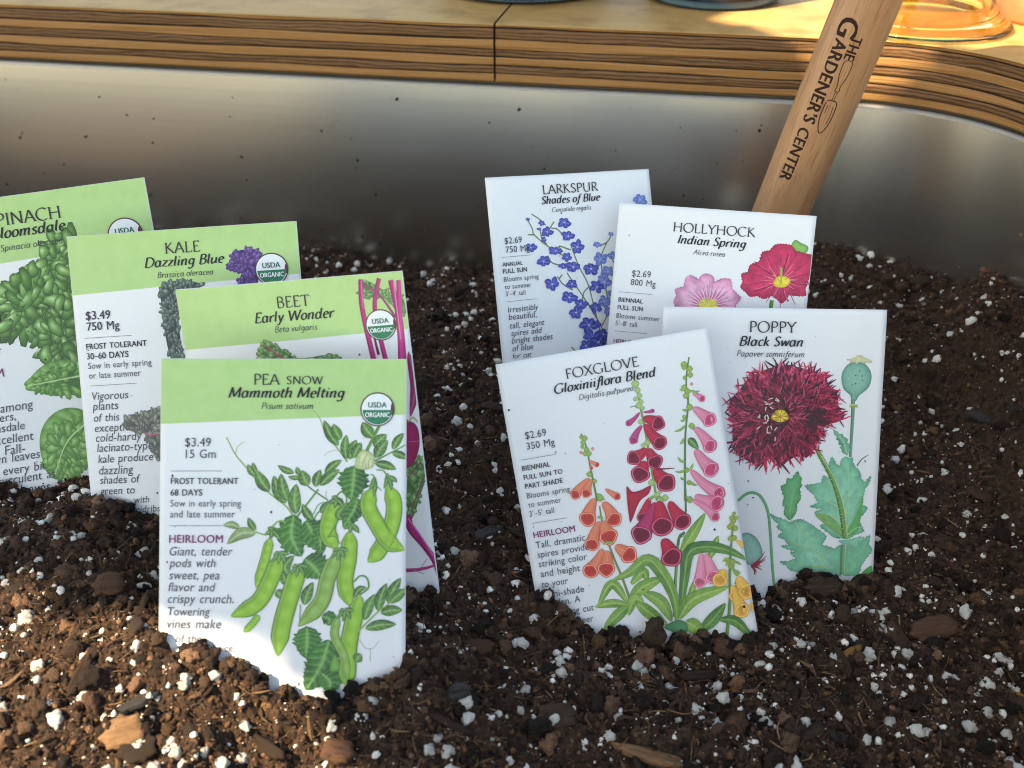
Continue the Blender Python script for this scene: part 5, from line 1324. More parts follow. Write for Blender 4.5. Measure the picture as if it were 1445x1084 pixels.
('S',((73.86,27.6),(78.7,26.71)),0.34,0.13,(240,140,160)),
('S',((75.05,28.12),(79.53,28.81),(84.4,28.0)),0.34,0.61,(150,16,58)),
('S',((77.23,28.44),(83.62,28.46)),0.2,0.4,(234,92,130)),
('S',((72.49,30.95),(73.45,34.63),(75.25,36.38)),0.34,0.61,(150,16,58)),
('S',((72.92,32.34),(74.55,35.89)),0.2,0.41,(234,92,130)),
('S',((68.1,30.05),(64.12,32.0),(60.37,33.52)),0.34,0.61,(150,16,58)),
('S',((66.52,30.44),(61.02,32.59)),0.2,0.41,(234,92,130)),
('S',((67.51,26.22),(63.64,23.5),(59.02,21.96)),0.34,0.61,(150,16,58)),
('S',((66.32,24.64),(60.62,21.75)),0.2,0.41,(234,92,130)),
('S',((71.48,24.36),(72.58,20.04),(72.88,16.57)),0.34,0.61,(150,16,58)),
('S',((72.57,22.37),(73.81,17.31)),0.2,0.4,(234,92,130)),
('S',((78.3,27.96),(83.5,28.88)),0.34,0.2,(168,22,70)),
('S',((77.21,30.34),(82.14,33.58)),0.34,0.2,(168,22,70)),
('S',((74.89,32.14),(78.16,37.59)),0.34,0.2,(168,22,70)),
('S',((71.8,33.02),(72.09,39.92)),0.34,0.2,(168,22,70)),
('S',((68.56,32.78),(66.02,37.76)),0.34,0.2,(168,22,70)),
('S',((65.8,31.48),(60.41,35.51)),0.34,0.2,(168,22,70)),
('S',((64.08,29.36),(56.39,31.19)),0.34,0.2,(168,22,70)),
('S',((63.75,26.87),(57.74,25.83)),0.34,0.2,(168,22,70)),
('S',((64.87,24.48),(59.28,20.85)),0.34,0.2,(168,22,70)),
('S',((67.21,22.68),(63.58,16.69)),0.34,0.2,(168,22,70)),
('S',((70.31,21.82),(70.16,16.54)),0.34,0.2,(168,22,70)),
('S',((73.54,22.08),(76.32,16.61)),0.34,0.2,(168,22,70)),
('S',((76.27,23.39),(82.11,19.03)),0.34,0.2,(168,22,70)),
('S',((77.97,25.49),(83.68,24.18)),0.34,0.2,(168,22,70)),
('B',((68.2,29.02),(69.32,26.87),(71.24,26.03),(73.96,26.5),(75.13,28.12),(73.69,30.29),(71.08,30.98),(69.04,30.67)),(214,170,50),(240,215,70),0.15,0),
('S',((71.26,29.46),(71.24,26.03),(71.02,22.62)),0.54,0.95,(170,180,70)),
('S',((71.19,28.78),(68.95,26.55),(67.55,25.98)),0.41,0.54,(180,180,70)),
('B',((27.05,40.75),(28.02,37.86),(27.06,35.14),(30.76,33.78),(31.42,29.89),(33.36,28.48),(36.98,30.14),(37.84,28.33),(40.15,27.32),(43.0,28.27),(43.78,30.64),(47.16,28.77),(50.6,29.05),(51.55,33.13),(53.92,35.01),(55.79,36.59),(53.73,39.88),(54.82,43.96),(42.86,47.79),(30.28,46.79)),(222,130,175),(242,190,212),0.22,1),
('S',((38.24,41.55),(35.32,41.45)),0.42,0.14,(225,90,150)),
('S',((37.33,41.34),(33.3,41.06)),0.42,0.14,(232,130,175)),
('S',((37.41,41.05),(31.31,40.42)),0.42,0.14,(250,220,230)),
('S',((37.52,40.77),(34.88,40.1)),0.42,0.14,(225,90,150)),
('S',((37.65,40.51),(33.02,39.31)),0.42,0.14,(232,130,175)),
('S',((37.8,40.25),(31.26,38.28)),0.42,0.14,(250,220,230)),
('S',((37.97,40.01),(34.82,38.61)),0.42,0.14,(225,90,150)),
('S',((38.16,39.78),(33.22,37.46)),0.42,0.14,(232,130,175)),
('S',((38.37,39.57),(31.79,36.1)),0.42,0.14,(250,220,230)),
('S',((38.59,39.37),(35.19,37.06)),0.42,0.14,(225,90,150)),
('S',((38.83,39.19),(33.94,35.61)),0.41,0.14,(232,130,175)),
('S',((39.07,39.03),(32.91,33.99)),0.41,0.14,(250,220,230)),
('S',((39.33,38.88),(36.0,35.55)),0.41,0.14,(225,90,150)),
('S',((39.6,38.75),(35.18,33.88)),0.41,0.14,(232,130,175)),
('S',((39.87,38.65),(37.87,35.86)),0.41,0.14,(250,220,230)),
('S',((39.65,37.9),(37.26,34.16)),0.41,0.14,(225,90,150)),
('S',((39.99,37.8),(36.91,32.36)),0.41,0.14,(232,130,175)),
('S',((40.33,37.73),(39.06,34.79)),0.41,0.14,(250,220,230)),
('S',((40.68,37.67),(38.93,33.0)),0.41,0.14,(225,90,150)),
('S',((41.02,37.64),(39.08,31.16)),0.41,0.14,(232,130,175)),
('S',((41.36,37.62),(40.59,33.93)),0.41,0.14,(250,220,230)),
('S',((41.69,37.63),(40.94,32.15)),0.41,0.14,(225,90,150)),
('S',((42.02,37.66),(41.59,30.39)),0.41,0.14,(232,130,175)),
('S',((42.34,37.71),(42.39,33.37)),0.41,0.14,(250,220,230)),
('S',((42.65,37.77),(43.22,31.7)),0.41,0.14,(225,90,150)),
('S',((42.94,37.86),(43.4,34.75)),0.41,0.14,(232,130,175)),
('S',((43.22,37.96),(44.39,33.17)),0.41,0.14,(250,220,230)),
('S',((43.49,38.08),(45.65,31.7)),0.41,0.14,(225,90,150)),
('S',((43.74,38.21),(45.09,34.73)),0.41,0.14,(232,130,175)),
('S',((44.4,37.65),(46.48,33.39)),0.41,0.14,(250,220,230)),
('S',((44.68,37.83),(48.11,32.2)),0.41,0.14,(225,90,150)),
('S',((44.93,38.02),(46.83,35.06)),0.41,0.14,(232,130,175)),
('S',((45.16,38.23),(48.55,34.03)),0.41,0.14,(250,220,230)),
('S',((45.37,38.45),(50.46,33.19)),0.41,0.14,(225,90,150)),
('S',((45.55,38.68),(48.52,35.78)),0.41,0.14,(232,130,175)),
('S',((45.71,38.92),(50.47,35.11)),0.41,0.14,(250,220,230)),
('S',((45.85,39.16),(48.06,37.36)),0.41,0.14,(225,90,150)),
('S',((45.96,39.4),(50.04,36.86)),0.41,0.14,(232,130,175)),
('S',((46.04,39.65),(52.13,36.61)),0.41,0.14,(250,220,230)),
('S',((46.1,39.9),(49.23,38.38)),0.41,0.14,(225,90,150)),
('S',((46.13,40.15),(51.3,38.29)),0.41,0.14,(232,130,175)),
('S',((46.14,40.4),(53.4,38.46)),0.41,0.14,(250,220,230)),
('S',((46.13,40.64),(50.14,39.68)),0.41,0.14,(225,90,150)),
('S',((47.05,40.8),(52.18,40.02)),0.41,0.14,(232,130,175)),
('B',((38.14,41.91),(38.55,39.08),(41.89,37.96),(45.08,38.88),(46.07,41.93),(42.59,45.02)),(226,190,90),(240,225,110),0.2,0)]),
'foxglove':((('FOXGLOVE','title',25.75,53.98,10.04),('Gloxiniiflora Blend','name',20.02,59.97,14.93),('Digitalis purpurea','latin',29.04,50.61,18.84),('$2.69','price',6.45,14.58,30.1),('350 Mg','price',6.34,17.14,34.2),('','rule',3.47,17.03,37.76),('BIENNIAL','bold',3.19,13.95,42.0),('FULL SUN TO','bold',3.18,18.16,45.5),('PART SHADE','bold',3.15,17.68,48.99),('Blooms spring','body',3.2,19.86,52.8),('to summer','body',3.06,15.83,56.32),("3'–5' tall",'body',2.92,12.48,59.91),('','rule',3.28,16.86,62.59),('HEIRLOOM','heir',3.12,19.15,68.35),('Tall, dramatic','desc2',3.32,22.38,72.46),('spires provide','desc2',3.27,23.15,76.21),('striking color','desc2',3.15,21.88,79.89),('and height','desc2',3.16,18.49,83.86),('to your','desc2',2.82,13.18,87.86),('semi-shade','desc2',2.86,18.67,92.07),('garden. A','desc2',2.95,16.52,95.63),('charming cut','desc2',3.19,21.14,99.78),('flower. Deer','desc2',2.97,20.29,103.92)),
None,None,[
('L',((68.65,88.36),(71.02,84.7),(73.64,80.21)),2.08,6,0,0),
('L',((57.08,104.98),(59.64,100.17),(61.26,95.78)),1.62,6,0,0),
('S',((35.47,98.02),(34.0,89.56),(31.7,79.22),(30.06,68.44),(30.0,60.3)),1.03,0.57,(130,140,80)),
('S',((51.3,108.01),(53.12,98.96),(56.07,86.63),(58.35,78.28),(61.0,76.43)),1.27,1.04,(70,120,70)),
('S',((51.3,108.01),(57.59,81.06)),0.69,0.69,(120,165,80)),
('S',((62.52,69.13),(63.92,60.06)),0.8,0.8,(70,120,70)),
('L',((37.0,92.46),(42.29,88.76),(43.41,92.48)),2.3,6,0,0),
('L',((40.99,96.42),(47.16,101.37),(50.16,109.56)),2.99,7,0,0),
('L',((35.43,98.31),(41.33,94.43),(49.87,92.21)),2.99,6,0,0),
('L',((34.52,100.19),(28.41,98.46),(21.69,98.67)),2.07,6,0,0),
('L',((34.43,99.0),(29.67,91.1),(22.87,98.6)),2.18,6,0,0),
('L',((34.31,100.73),(29.9,103.42),(23.62,107.81)),2.76,7,0,0),
('L',((37.59,99.3),(41.96,104.5),(48.22,110.66)),2.88,6,0,0),
('L',((58.34,83.54),(63.36,78.03),(69.98,70.6)),2.65,6,0,0),
('S',((52.14,17.95),(52.12,27.63),(52.27,36.29),(52.24,49.25),(52.22,59.0),(52.21,62.26)),0.96,0.85,(120,165,80)),
('S',((73.78,9.93),(71.15,19.15),(70.62,27.14),(67.71,37.96),(65.51,49.47),(63.03,64.22)),0.53,0.96,(90,130,75)),
('S',((27.69,31.63),(28.76,36.4),(29.07,44.0),(29.3,52.15),(29.47,58.4)),0.53,0.85,(96,140,66)),
('B',((26.74,32.81),(27.59,32.21),(28.2,33.07),(27.34,33.67)),(105,145,60),(160,185,95),0,0),
('B',((27.43,33.47),(28.9,32.44),(29.94,33.92),(28.47,34.95)),(105,145,60),(160,185,95),0,0),
('B',((26.85,34.98),(28.07,34.12),(28.94,35.36),(27.71,36.21)),(105,145,60),(160,185,95),0,0),
('B',((26.53,36.54),(27.51,35.85),(28.2,36.84),(27.22,37.53)),(105,145,60),(160,185,95),0,0),
('B',((27.6,37.81),(28.95,36.87),(29.9,38.22),(28.55,39.17)),(105,145,60),(160,185,95),0,0),
('B',((28.01,39.5),(29.48,38.47),(30.52,39.95),(29.05,40.98)),(105,145,60),(160,185,95),0,0),
('B',((26.91,39.3),(28.14,38.44),(29.01,39.68),(27.78,40.54)),(105,145,60),(160,185,95),0,0),
('B',((27.03,47.42),(28.38,46.47),(29.33,47.83),(27.98,48.78)),(105,145,60),(160,185,95),0,0),
('B',((28.88,50.45),(29.99,49.68),(30.77,50.79),(29.66,51.56)),(105,145,60),(160,185,95),0,0),
('B',((29.54,57.33),(31.02,56.3),(32.06,57.79),(30.58,58.82)),(105,145,60),(160,185,95),0,0),
('B',((50.0,16.23),(51.84,14.95),(53.15,16.79),(51.31,18.08)),(125,160,80),(178,200,130),0,0),
('B',((50.7,18.78),(52.17,17.74),(53.22,19.22),(51.75,20.25)),(125,160,80),(178,200,130),0,0),
('B',((51.24,21.02),(52.59,20.08),(53.55,21.43),(52.2,22.37)),(125,160,80),(178,200,130),0,0),
('B',((49.65,22.09),(50.76,21.31),(51.54,22.42),(50.44,23.19)),(125,160,80),(178,200,130),0,0),
('B',((51.47,23.48),(52.7,22.62),(53.57,23.85),(52.34,24.71)),(125,160,80),(178,200,130),0,0),
('B',((50.15,24.59),(51.74,23.48),(52.87,25.08),(51.28,26.19)),(125,160,80),(178,200,130),0,0),
('B',((51.7,25.95),(52.8,25.17),(53.59,26.28),(52.48,27.05)),(125,160,80),(178,200,130),0,0),
('B',((49.92,31.02),(51.15,30.16),(52.02,31.39),(50.79,32.25)),(125,160,80),(178,200,130),0,0),
('B',((51.0,39.3),(52.48,38.27),(53.53,39.75),(52.05,40.78)),(125,160,80),(178,200,130),0,0),
('B',((49.56,40.12),(50.67,39.35),(51.46,40.46),(50.35,41.24)),(125,160,80),(178,200,130),0,0),
('B',((49.9,54.79),(51.5,53.67),(52.63,55.28),(51.03,56.4)),(125,160,80),(178,200,130),0,0),
('B',((51.31,59.92),(52.78,58.89),(53.83,60.38),(52.36,61.41)),(125,160,80),(178,200,130),0,0),
('B',((54.18,61.53),(55.79,60.41),(56.93,62.03),(55.32,63.15)),(125,160,80),(178,200,130),0,0),
('B',((52.96,59.14),(53.94,58.45),(54.65,59.44),(53.66,60.13)),(125,160,80),(178,200,130),0,0),
('B',((70.08,12.24),(71.68,11.12),(72.82,12.72),(71.22,13.84)),(95,135,50),(160,185,85),0,0),
('B',((70.23,13.34),(71.45,12.48),(72.33,13.71),(71.1,14.57)),(95,135,50),(160,185,85),0,0),
('B',((72.03,14.19),(73.51,13.16),(74.56,14.64),(73.08,15.67)),(95,135,50),(160,185,85),0,0),
('B',((72.01,16.61),(73.36,15.66),(74.32,17.02),(72.97,17.96)),(95,135,50),(160,185,85),0,0),
('B',((70.04,17.34),(71.02,16.65),(71.72,17.64),(70.74,18.33)),(95,135,50),(160,185,85),0,0),
('B',((68.85,20.9),(70.2,19.95),(71.16,21.31),(69.81,22.25)),(95,135,50),(160,185,85),0,0),
('B',((69.79,22.68),(71.27,21.65),(72.32,23.13),(70.85,24.16)),(95,135,50),(160,185,85),0,0),
('B',((69.0,24.16),(70.48,23.13),(71.53,24.61),(70.06,25.64)),(95,135,50),(160,185,85),0,0),
('B',((69.47,28.82),(71.06,27.7),(72.21,29.31),(70.61,30.43)),(95,135,50),(160,185,85),0,0),
('B',((67.27,32.21),(68.25,31.52),(68.95,32.51),(67.97,33.2)),(95,135,50),(160,185,85),0,0),
('B',((64.71,57.46),(65.94,56.6),(66.82,57.84),(65.59,58.71)),(95,135,50),(160,185,85),0,0),
('B',((69.17,36.06),(70.65,35.03),(71.71,36.51),(70.23,37.55)),(95,135,50),(160,185,85),0,0),
('B',((63.55,64.04),(65.15,62.92),(66.3,64.54),(64.69,65.66)),(95,135,50),(160,185,85),0,0),
('B',((64.71,52.58),(65.95,51.72),(66.83,52.96),(65.59,53.82)),(95,135,50),(160,185,85),0,0),
('L',((68.42,35.39),(65.8,36.92),(63.39,37.19)),0.59,6,0,0),
('L',((67.1,40.02),(65.72,41.77),(64.55,42.26)),0.59,6,0,0),
('L',((65.86,52.25),(63.34,52.99),(61.04,52.46)),0.59,6,0,0),
('L',((69.12,36.05),(71.3,37.63),(73.69,37.95)),0.59,6,0,0),
('L',((70.53,29.28),(69.06,29.94),(67.81,29.34)),0.59,6,0,0),
('L',((68.59,32.72),(67.35,33.68),(66.31,33.39)),0.59,6,0,0),
('L',((71.06,21.29),(69.44,22.05),(68.03,21.56)),0.59,6,0,0),
('L',((72.2,22.57),(73.92,23.65),(75.84,23.48)),0.59,6,0,0),
('L',((65.51,49.47),(64.11,48.92),(62.92,47.11)),0.59,6,0,0),
('L',((66.91,52.44),(67.64,52.13),(68.59,50.57)),0.59,6,0,0),
('L',((65.68,56.55),(67.11,58.55),(68.76,59.28)),0.59,6,0,0),
('L',((64.49,55.52),(63.48,55.86),(62.69,54.93)),0.59,6,0,0),
('L',((68.33,40.78),(69.65,42.63),(71.58,45.69)),1.6,0,0,0),
('B',((30.52,38.06),(31.28,37.44),(31.78,38.29),(31.02,38.91)),(225,120,110),(240,160,150),0,0),
('B',((25.84,38.68),(26.59,38.06),(27.09,38.9),(26.34,39.52)),(225,120,110),(240,160,150),0,0),
('B',((72.49,20.19),(73.24,19.57),(73.75,20.42),(73.0,21.04)),(225,120,110),(240,160,150),0,0),
('F',((28.82,42.34),(31.69,44.48)),1.06,'or'),
('F',((29.59,44.1),(29.37,45.41)),0.74,'or'),
('F',((28.17,49.24),(21.64,54.27)),2.23,'or'),
('F',((28.81,49.63),(25.92,54.51)),2.13,'or'),
('F',((33.26,54.22),(37.23,57.91)),1.6,'or'),
('F',((51.33,27.49),(46.42,30.93)),1.28,'pu'),
('F',((52.66,27.62),(56.41,27.86)),0.85,'pu'),
('F',((51.38,32.62),(47.19,37.54)),1.81,'pu'),
('F',((52.41,32.27),(57.0,40.37)),3.09,'re'),
('F',((52.14,30.06),(57.45,32.89)),3.09,'re'),
('F',((51.65,41.58),(46.29,44.4)),3.09,'re'),
('F',((52.44,41.72),(53.96,47.13)),3.3,'re'),
('F',((49.8,46.11),(47.63,50.86)),3.84,'re'),
('F',((53.25,49.71),(56.8,56.03)),4.0,'re'),
('B',((41.38,55.14),(43.32,57.12),(46.57,57.16),(50.82,56.04),(49.5,59.05),(46.51,60.68),(44.53,62.76),(41.49,67.9),(40.48,67.45)),(165,25,50),(200,35,65),0.1,0),
('S',((47.97,25.01),(49.63,24.77),(50.81,25.79)),0.27,0.32,(70,120,70)),
('S',((53.73,50.06),(57.42,50.73),(61.15,51.13)),0.75,0.21,(130,20,45)),
('F',((72.87,24.03),(76.14,26.61)),1.49,'pi'),
('F',((72.15,29.3),(77.7,35.15)),2.99,'pi'),
('F',((71.41,37.0),(76.29,45.18)),2.99,'pi'),
('F',((70.26,45.45),(75.06,54.17)),3.42,'pi'),
('F',((67.13,52.75),(76.43,63.93)),3.0,'pi'),
('F',((67.05,62.96),(75.04,67.61)),3.45,'pi'),
('F',((65.64,64.45),(73.62,72.61)),2.07,'pi'),
('F',((28.8,57.18),(24.69,64.27)),3.42,'or'),
('F',((31.37,59.1),(34.48,66.34)),3.31,'or'),
('F',((28.99,66.21),(24.68,74.44)),2.97,'or'),
('F',((30.44,66.19),(31.4,72.47)),3.77,'or'),
('F',((33.44,76.51),(37.91,80.95)),3.55,'or'),
('F',((28.33,76.85),(22.38,84.5)),3.21,'or'),
('F',((29.9,77.84),(28.43,84.74)),3.55,'or'),
('F',((49.67,60.68),(45.84,67.83)),2.63,'re'),
('F',((51.36,62.73),(44.11,73.92)),4.24,'rm'),
('F',((52.86,62.42),(52.66,72.28)),4.58,'re'),
('F',((56.77,63.42),(60.58,71.98)),3.67,'re'),
('F',((51.8,77.37),(54.16,84.81)),4.37,'re'),
('L',((29.37,55.55),(30.94,56.53),(32.35,58.41)),0.74,6,0,0),
('L',((28.39,64.65),(29.54,64.69),(30.54,65.63)),0.74,6,0,0),
('L',((28.9,75.21),(30.99,74.84),(32.94,75.37)),0.74,6,0,0),
('L',((51.69,60.76),(50.54,60.66),(49.24,61.47)),0.74,6,0,0),
('L',((52.26,60.86),(53.6,61.51),(54.79,63.06)),0.74,6,0,0),
('L',((64.5,64.24),(64.06,63.41),(63.47,63.47)),0.75,6,0,0),
('S',((58.07,78.23),(60.52,77.51)),0.58,0.35,(96,140,66)),
('L',((52.15,109.93),(52.36,99.99),(49.55,90.69),(44.8,84.26),(37.21,87.82),(29.88,89.85)),2.89,7,0,0),
('L',((53.88,107.32),(57.76,93.96),(61.08,84.63),(67.72,83.39),(76.02,86.32),(84.16,92.1)),2.89,8,0,0),
('F',((65.9,85.51),(63.48,96.49)),2.65,'pk'),
('F',((67.56,86.11),(68.93,95.44)),3.23,'pk'),
('L',((52.91,108.9),(59.83,102.55),(74.26,100.42)),3.23,6,0,0),
('L',((61.0,114.82),(65.88,111.91),(71.92,106.69)),3.01,8,0,0),
('L',((55.55,110.57),(58.11,112.81),(62.27,117.71)),3.35,6,0,0),
('L',((40.37,100.11),(37.17,98.34),(33.85,104.16)),2.3,6,0,0),
('B',((46.66,111.25),(49.22,109.97),(52.81,109.47),(55.46,111.14),(55.55,114.1),(53.51,115.77),(49.77,113.6)),(60,120,80),(80,150,95),0,0),
('S',((81.29,72.25),(78.79,82.03),(75.76,94.95),(73.86,106.34),(70.01,120.64)),0.58,1.38,(105,145,75)),
('B',((80.4,72.67),(81.33,72.02),(81.99,72.96),(81.06,73.61)),(105,130,50),(165,180,80),0,0),
('B',((79.04,74.18),(80.23,73.34),(81.08,74.55),(79.89,75.39)),(105,130,50),(165,180,80),0,0),
('B',((80.86,74.51),(81.92,73.77),(82.68,74.84),(81.62,75.58)),(105,130,50),(165,180,80),0,0),
('B',((79.3,75.39),(80.63,74.47),(81.58,75.81),(80.25,76.74)),(105,130,50),(165,180,80),0,0),
('B',((77.5,77.4),(78.83,76.48),(79.78,77.82),(78.45,78.75)),(105,130,50),(165,180,80),0,0),
('B',((79.68,78.39),(81.01,77.46),(81.96,78.8),(80.63,79.73)),(105,130,50),(165,180,80),0,0),
('B',((78.61,76.73),(79.81,75.9),(80.66,77.1),(79.47,77.94)),(105,130,50),(165,180,80),0,0),
('B',((77.03,82.0),(78.36,81.07),(79.31,82.41),(77.98,83.34)),(105,130,50),(165,180,80),0,0),
('B',((78.5,81.97),(79.83,81.05),(80.78,82.39),(79.45,83.32)),(105,130,50),(165,180,80),0,0),
('B',((74.65,90.34),(76.11,89.32),(77.15,90.8),(75.69,91.82)),(105,130,50),(165,180,80),0,0),
('B',((76.31,90.94),(77.77,89.92),(78.81,91.4),(77.35,92.42)),(105,130,50),(165,180,80),0,0),
('B',((75.34,92.52),(76.93,91.41),(78.07,93.03),(76.48,94.14)),(105,130,50),(165,180,80),0,0),
('B',((77.37,95.83),(78.7,94.9),(79.65,96.25),(78.32,97.18)),(105,130,50),(165,180,80),0,0),
('F',((80.07,83.14),(83.76,86.34)),1.27,'ye'),
('F',((73.67,93.39),(71.39,97.19)),3.12,'ye'),
('F',((75.76,100.23),(75.95,104.38)),2.31,'ye'),
('F',((78.89,97.29),(80.68,103.49)),3.59,'ye'),
('F',((76.24,102.67),(77.85,110.62)),3.36,'ye'),
('F',((81.71,108.69),(83.47,110.49)),2.09,'ye'),
('L',((76.61,91.58),(77.75,95.31),(79.27,96.77)),0.58,6,0,0),
('L',((76.61,91.58),(75.61,91.4),(74.43,92.35)),0.58,6,0,0),
('L',((76.61,91.58),(78.79,91.69),(80.74,93.23)),0.58,6,0,0),
('L',((76.61,91.58),(75.33,89.59),(73.57,90.44)),0.58,6,0,0),
('L',((68.75,112.33),(74.86,114.48),(80.58,122.62)),2.32,8,0,0),
('B',((78.43,109.25),(79.33,108.83),(79.69,109.49),(79.01,110.01)),(60,30,15),(60,30,15),0,0)]),
'poppy':((('POPPY','title',32.01,49.2,8.99),('Black Swan','name',28.3,52.35,14.07),('Papaver somniferum','latin',27.5,52.95,18.1)),
None,None,[
('S',((71.92,33.88),(72.09,40.5),(71.88,55.72)),1.59,1.03,(110,150,130)),
('L',((70.69,55.27),(69.04,50.05),(64.86,45.37)),2.17,9,0.35,6),
('S',((74.6,59.02),(76.36,56.59),(78.84,54.88)),0.47,0.28,(70,110,80)),
('B',((72.27,19.67),(75.53,20.19),(77.98,22.96),(78.51,26.24),(77.37,29.55),(74.25,32.19),(72.96,34.33),(71.33,34.13),(70.77,32.25),(68.1,29.7),(67.14,25.95),(67.57,23.13),(69.53,20.51)),(84,140,122),(136,190,168),0.07,0),
('S',((73.67,22.93),(74.14,23.11)),0.42,0.42,(50,50,40)),
('S',((74.59,24.8),(75.07,24.98)),0.42,0.42,(50,50,40)),
('S',((74.9,26.39),(75.38,26.57)),0.42,0.42,(50,50,40)),
('S',((72.33,27.75),(72.8,27.93)),0.42,0.42,(50,50,40)),
('S',((72.27,24.69),(72.75,24.87)),0.42,0.42,(50,50,40)),
('B',((68.43,18.8),(70.59,18.39),(73.52,16.94),(75.89,18.07),(78.49,19.2),(78.07,20.05),(75.72,19.34),(76.69,20.26),(73.64,19.37),(72.54,20.47),(71.79,19.4),(69.75,20.18),(70.4,19.24)),(205,200,150),(226,222,176),0.1,1),
('S',((70.63,36.17),(73.98,36.21)),1.22,1.22,(200,205,160)),
('S',((71.1,36.26),(73.52,36.31)),0.66,0.66,(150,175,70)),
('S',((30.26,73.29),(32.9,70.7),(35.85,69.98),(38.89,71.6),(41.57,76.88),(42.9,85.53),(44.15,98.34),(45.38,108.12)),1.11,1.01,(98,170,120)),
('S',((30.26,73.29),(30.32,72.17)),0.15,0.05,(120,170,120)),
('S',((30.89,72.67),(30.95,71.55)),0.15,0.05,(120,170,120)),
('S',((31.53,72.04),(31.59,70.93)),0.15,0.05,(120,170,120)),
('S',((32.16,71.42),(32.22,70.3)),0.15,0.05,(120,170,120)),
('S',((32.79,70.8),(32.85,69.68)),0.15,0.05,(120,170,120)),
('S',((33.49,70.55),(33.55,69.44)),0.15,0.05,(120,170,120)),
('S',((34.2,70.38),(34.26,69.26)),0.15,0.05,(120,170,120)),
('S',((34.91,70.21),(34.96,69.09)),0.15,0.05,(120,170,120)),
('S',((35.61,70.04),(35.67,68.92)),0.15,0.05,(120,170,120)),
('S',((36.34,70.24),(36.39,69.12)),0.15,0.05,(120,170,120)),
('S',((37.06,70.63),(37.12,69.51)),0.15,0.05,(120,170,120)),
('S',((37.79,71.01),(37.85,69.9)),0.15,0.05,(120,170,120)),
('S',((38.52,71.4),(38.58,70.28)),0.15,0.05,(120,170,120)),
('S',((39.21,72.23),(40.09,72.01)),0.15,0.05,(120,170,120)),
('S',((39.21,72.23),(38.21,72.1)),0.15,0.05,(120,170,120)),
('S',((39.85,73.5),(40.74,73.28)),0.15,0.05,(120,170,120)),
('S',((39.85,73.5),(38.85,73.36)),0.15,0.05,(120,170,120)),
('S',((40.5,74.77),(41.38,74.54)),0.15,0.05,(120,170,120)),
('S',((40.5,74.77),(39.5,74.63)),0.15,0.05,(120,170,120)),
('S',((41.14,76.04),(42.03,75.81)),0.15,0.05,(120,170,120)),
('S',((41.14,76.04),(40.14,75.9)),0.15,0.05,(120,170,120)),
('S',((41.68,77.57),(42.56,77.35)),0.15,0.05,(120,170,120)),
('S',((41.68,77.57),(40.68,77.44)),0.15,0.05,(120,170,120)),
('S',((42.0,79.65),(42.88,79.42)),0.15,0.05,(120,170,120)),
('S',((42.0,79.65),(41.0,79.51)),0.15,0.05,(120,170,120)),
('S',((42.32,81.72),(43.2,81.5)),0.15,0.05,(120,170,120)),
('S',((42.32,81.72),(41.32,81.59)),0.15,0.05,(120,170,120)),
('S',((42.64,83.8),(43.52,83.58)),0.15,0.05,(120,170,120)),
('S',((42.64,83.8),(41.64,83.67)),0.15,0.05,(120,170,120)),
('S',((42.95,86.04),(43.84,85.82)),0.15,0.05,(120,170,120)),
('S',((42.95,86.04),(41.95,85.91)),0.15,0.05,(120,170,120)),
('S',((43.25,89.11),(44.14,88.88)),0.15,0.05,(120,170,120)),
('S',((43.25,89.11),(42.25,88.97)),0.15,0.05,(120,170,120)),
('S',((43.55,92.18),(44.44,91.95)),0.15,0.05,(120,170,120)),
('S',((43.55,92.18),(42.55,92.05)),0.15,0.05,(120,170,120)),
('S',((43.85,95.25),(44.74,95.03)),0.15,0.05,(120,170,120)),
('S',((43.85,95.25),(42.85,95.12)),0.15,0.05,(120,170,120)),
('S',((44.15,98.34),(45.04,98.11)),0.15,0.05,(120,170,120)),
('S',((44.15,98.34),(43.15,98.2)),0.15,0.05,(120,170,120)),
('B',((31.53,87.81),(33.19,85.63),(35.96,86.19),(38.54,88.69),(40.19,92.76),(39.56,95.86),(37.88,97.7),(34.9,98.02),(32.82,96.0)),(92,150,128),(150,200,180),0.08,0),
('S',((36.16,98.51),(39.38,95.61),(41.19,92.74)),0.71,0.2,(170,30,60)),
('S',((36.16,98.51),(39.61,96.5),(41.66,94.53)),0.71,0.2,(170,30,60)),
('S',((36.16,98.51),(39.48,97.15),(41.41,95.82)),0.71,0.2,(170,30,60)),
('S',((36.16,98.51),(38.73,98.45),(39.91,98.43)),0.71,0.2,(170,30,60)),
('S',((36.16,98.51),(38.89,99.22),(40.22,99.97)),0.71,0.2,(170,30,60)),
('S',((36.16,98.51),(37.8,100.15),(38.04,101.82)),0.71,0.2,(170,30,60)),
('S',((36.16,98.51),(37.43,100.28),(37.3,102.09)),0.71,0.2,(170,30,60)),
('S',((36.16,98.51),(38.47,98.07),(39.38,97.67)),0.71,0.2,(170,30,60)),
('B',((52.32,61.06),(53.0,62.97),(54.04,64.21),(53.61,65.73),(54.3,66.99),(53.36,68.02),(54.02,72.06),(52.62,74.12),(52.5,77.17),(51.35,79.23),(50.16,80.53),(48.62,79.29),(47.56,77.78),(47.96,75.23),(46.85,74.74),(47.42,71.68),(45.9,67.15),(48.09,66.35),(48.25,64.07),(49.99,64.29)),(72,150,90),(110,185,130),0.12,1),
('B',((72.32,87.99),(76.82,88.92),(81.11,85.35),(80.81,89.34),(82.42,91.87),(80.09,94.99),(78.48,97.59),(77.0,103.03),(74.95,101.78),(71.47,101.86)),(104,178,142),(120,190,150),0.1,1),
('B',((78.41,101.19),(80.76,98.57),(82.49,98.28),(82.8,104.7),(80.47,102.69)),(70,150,80),(100,180,110),0.1,0),
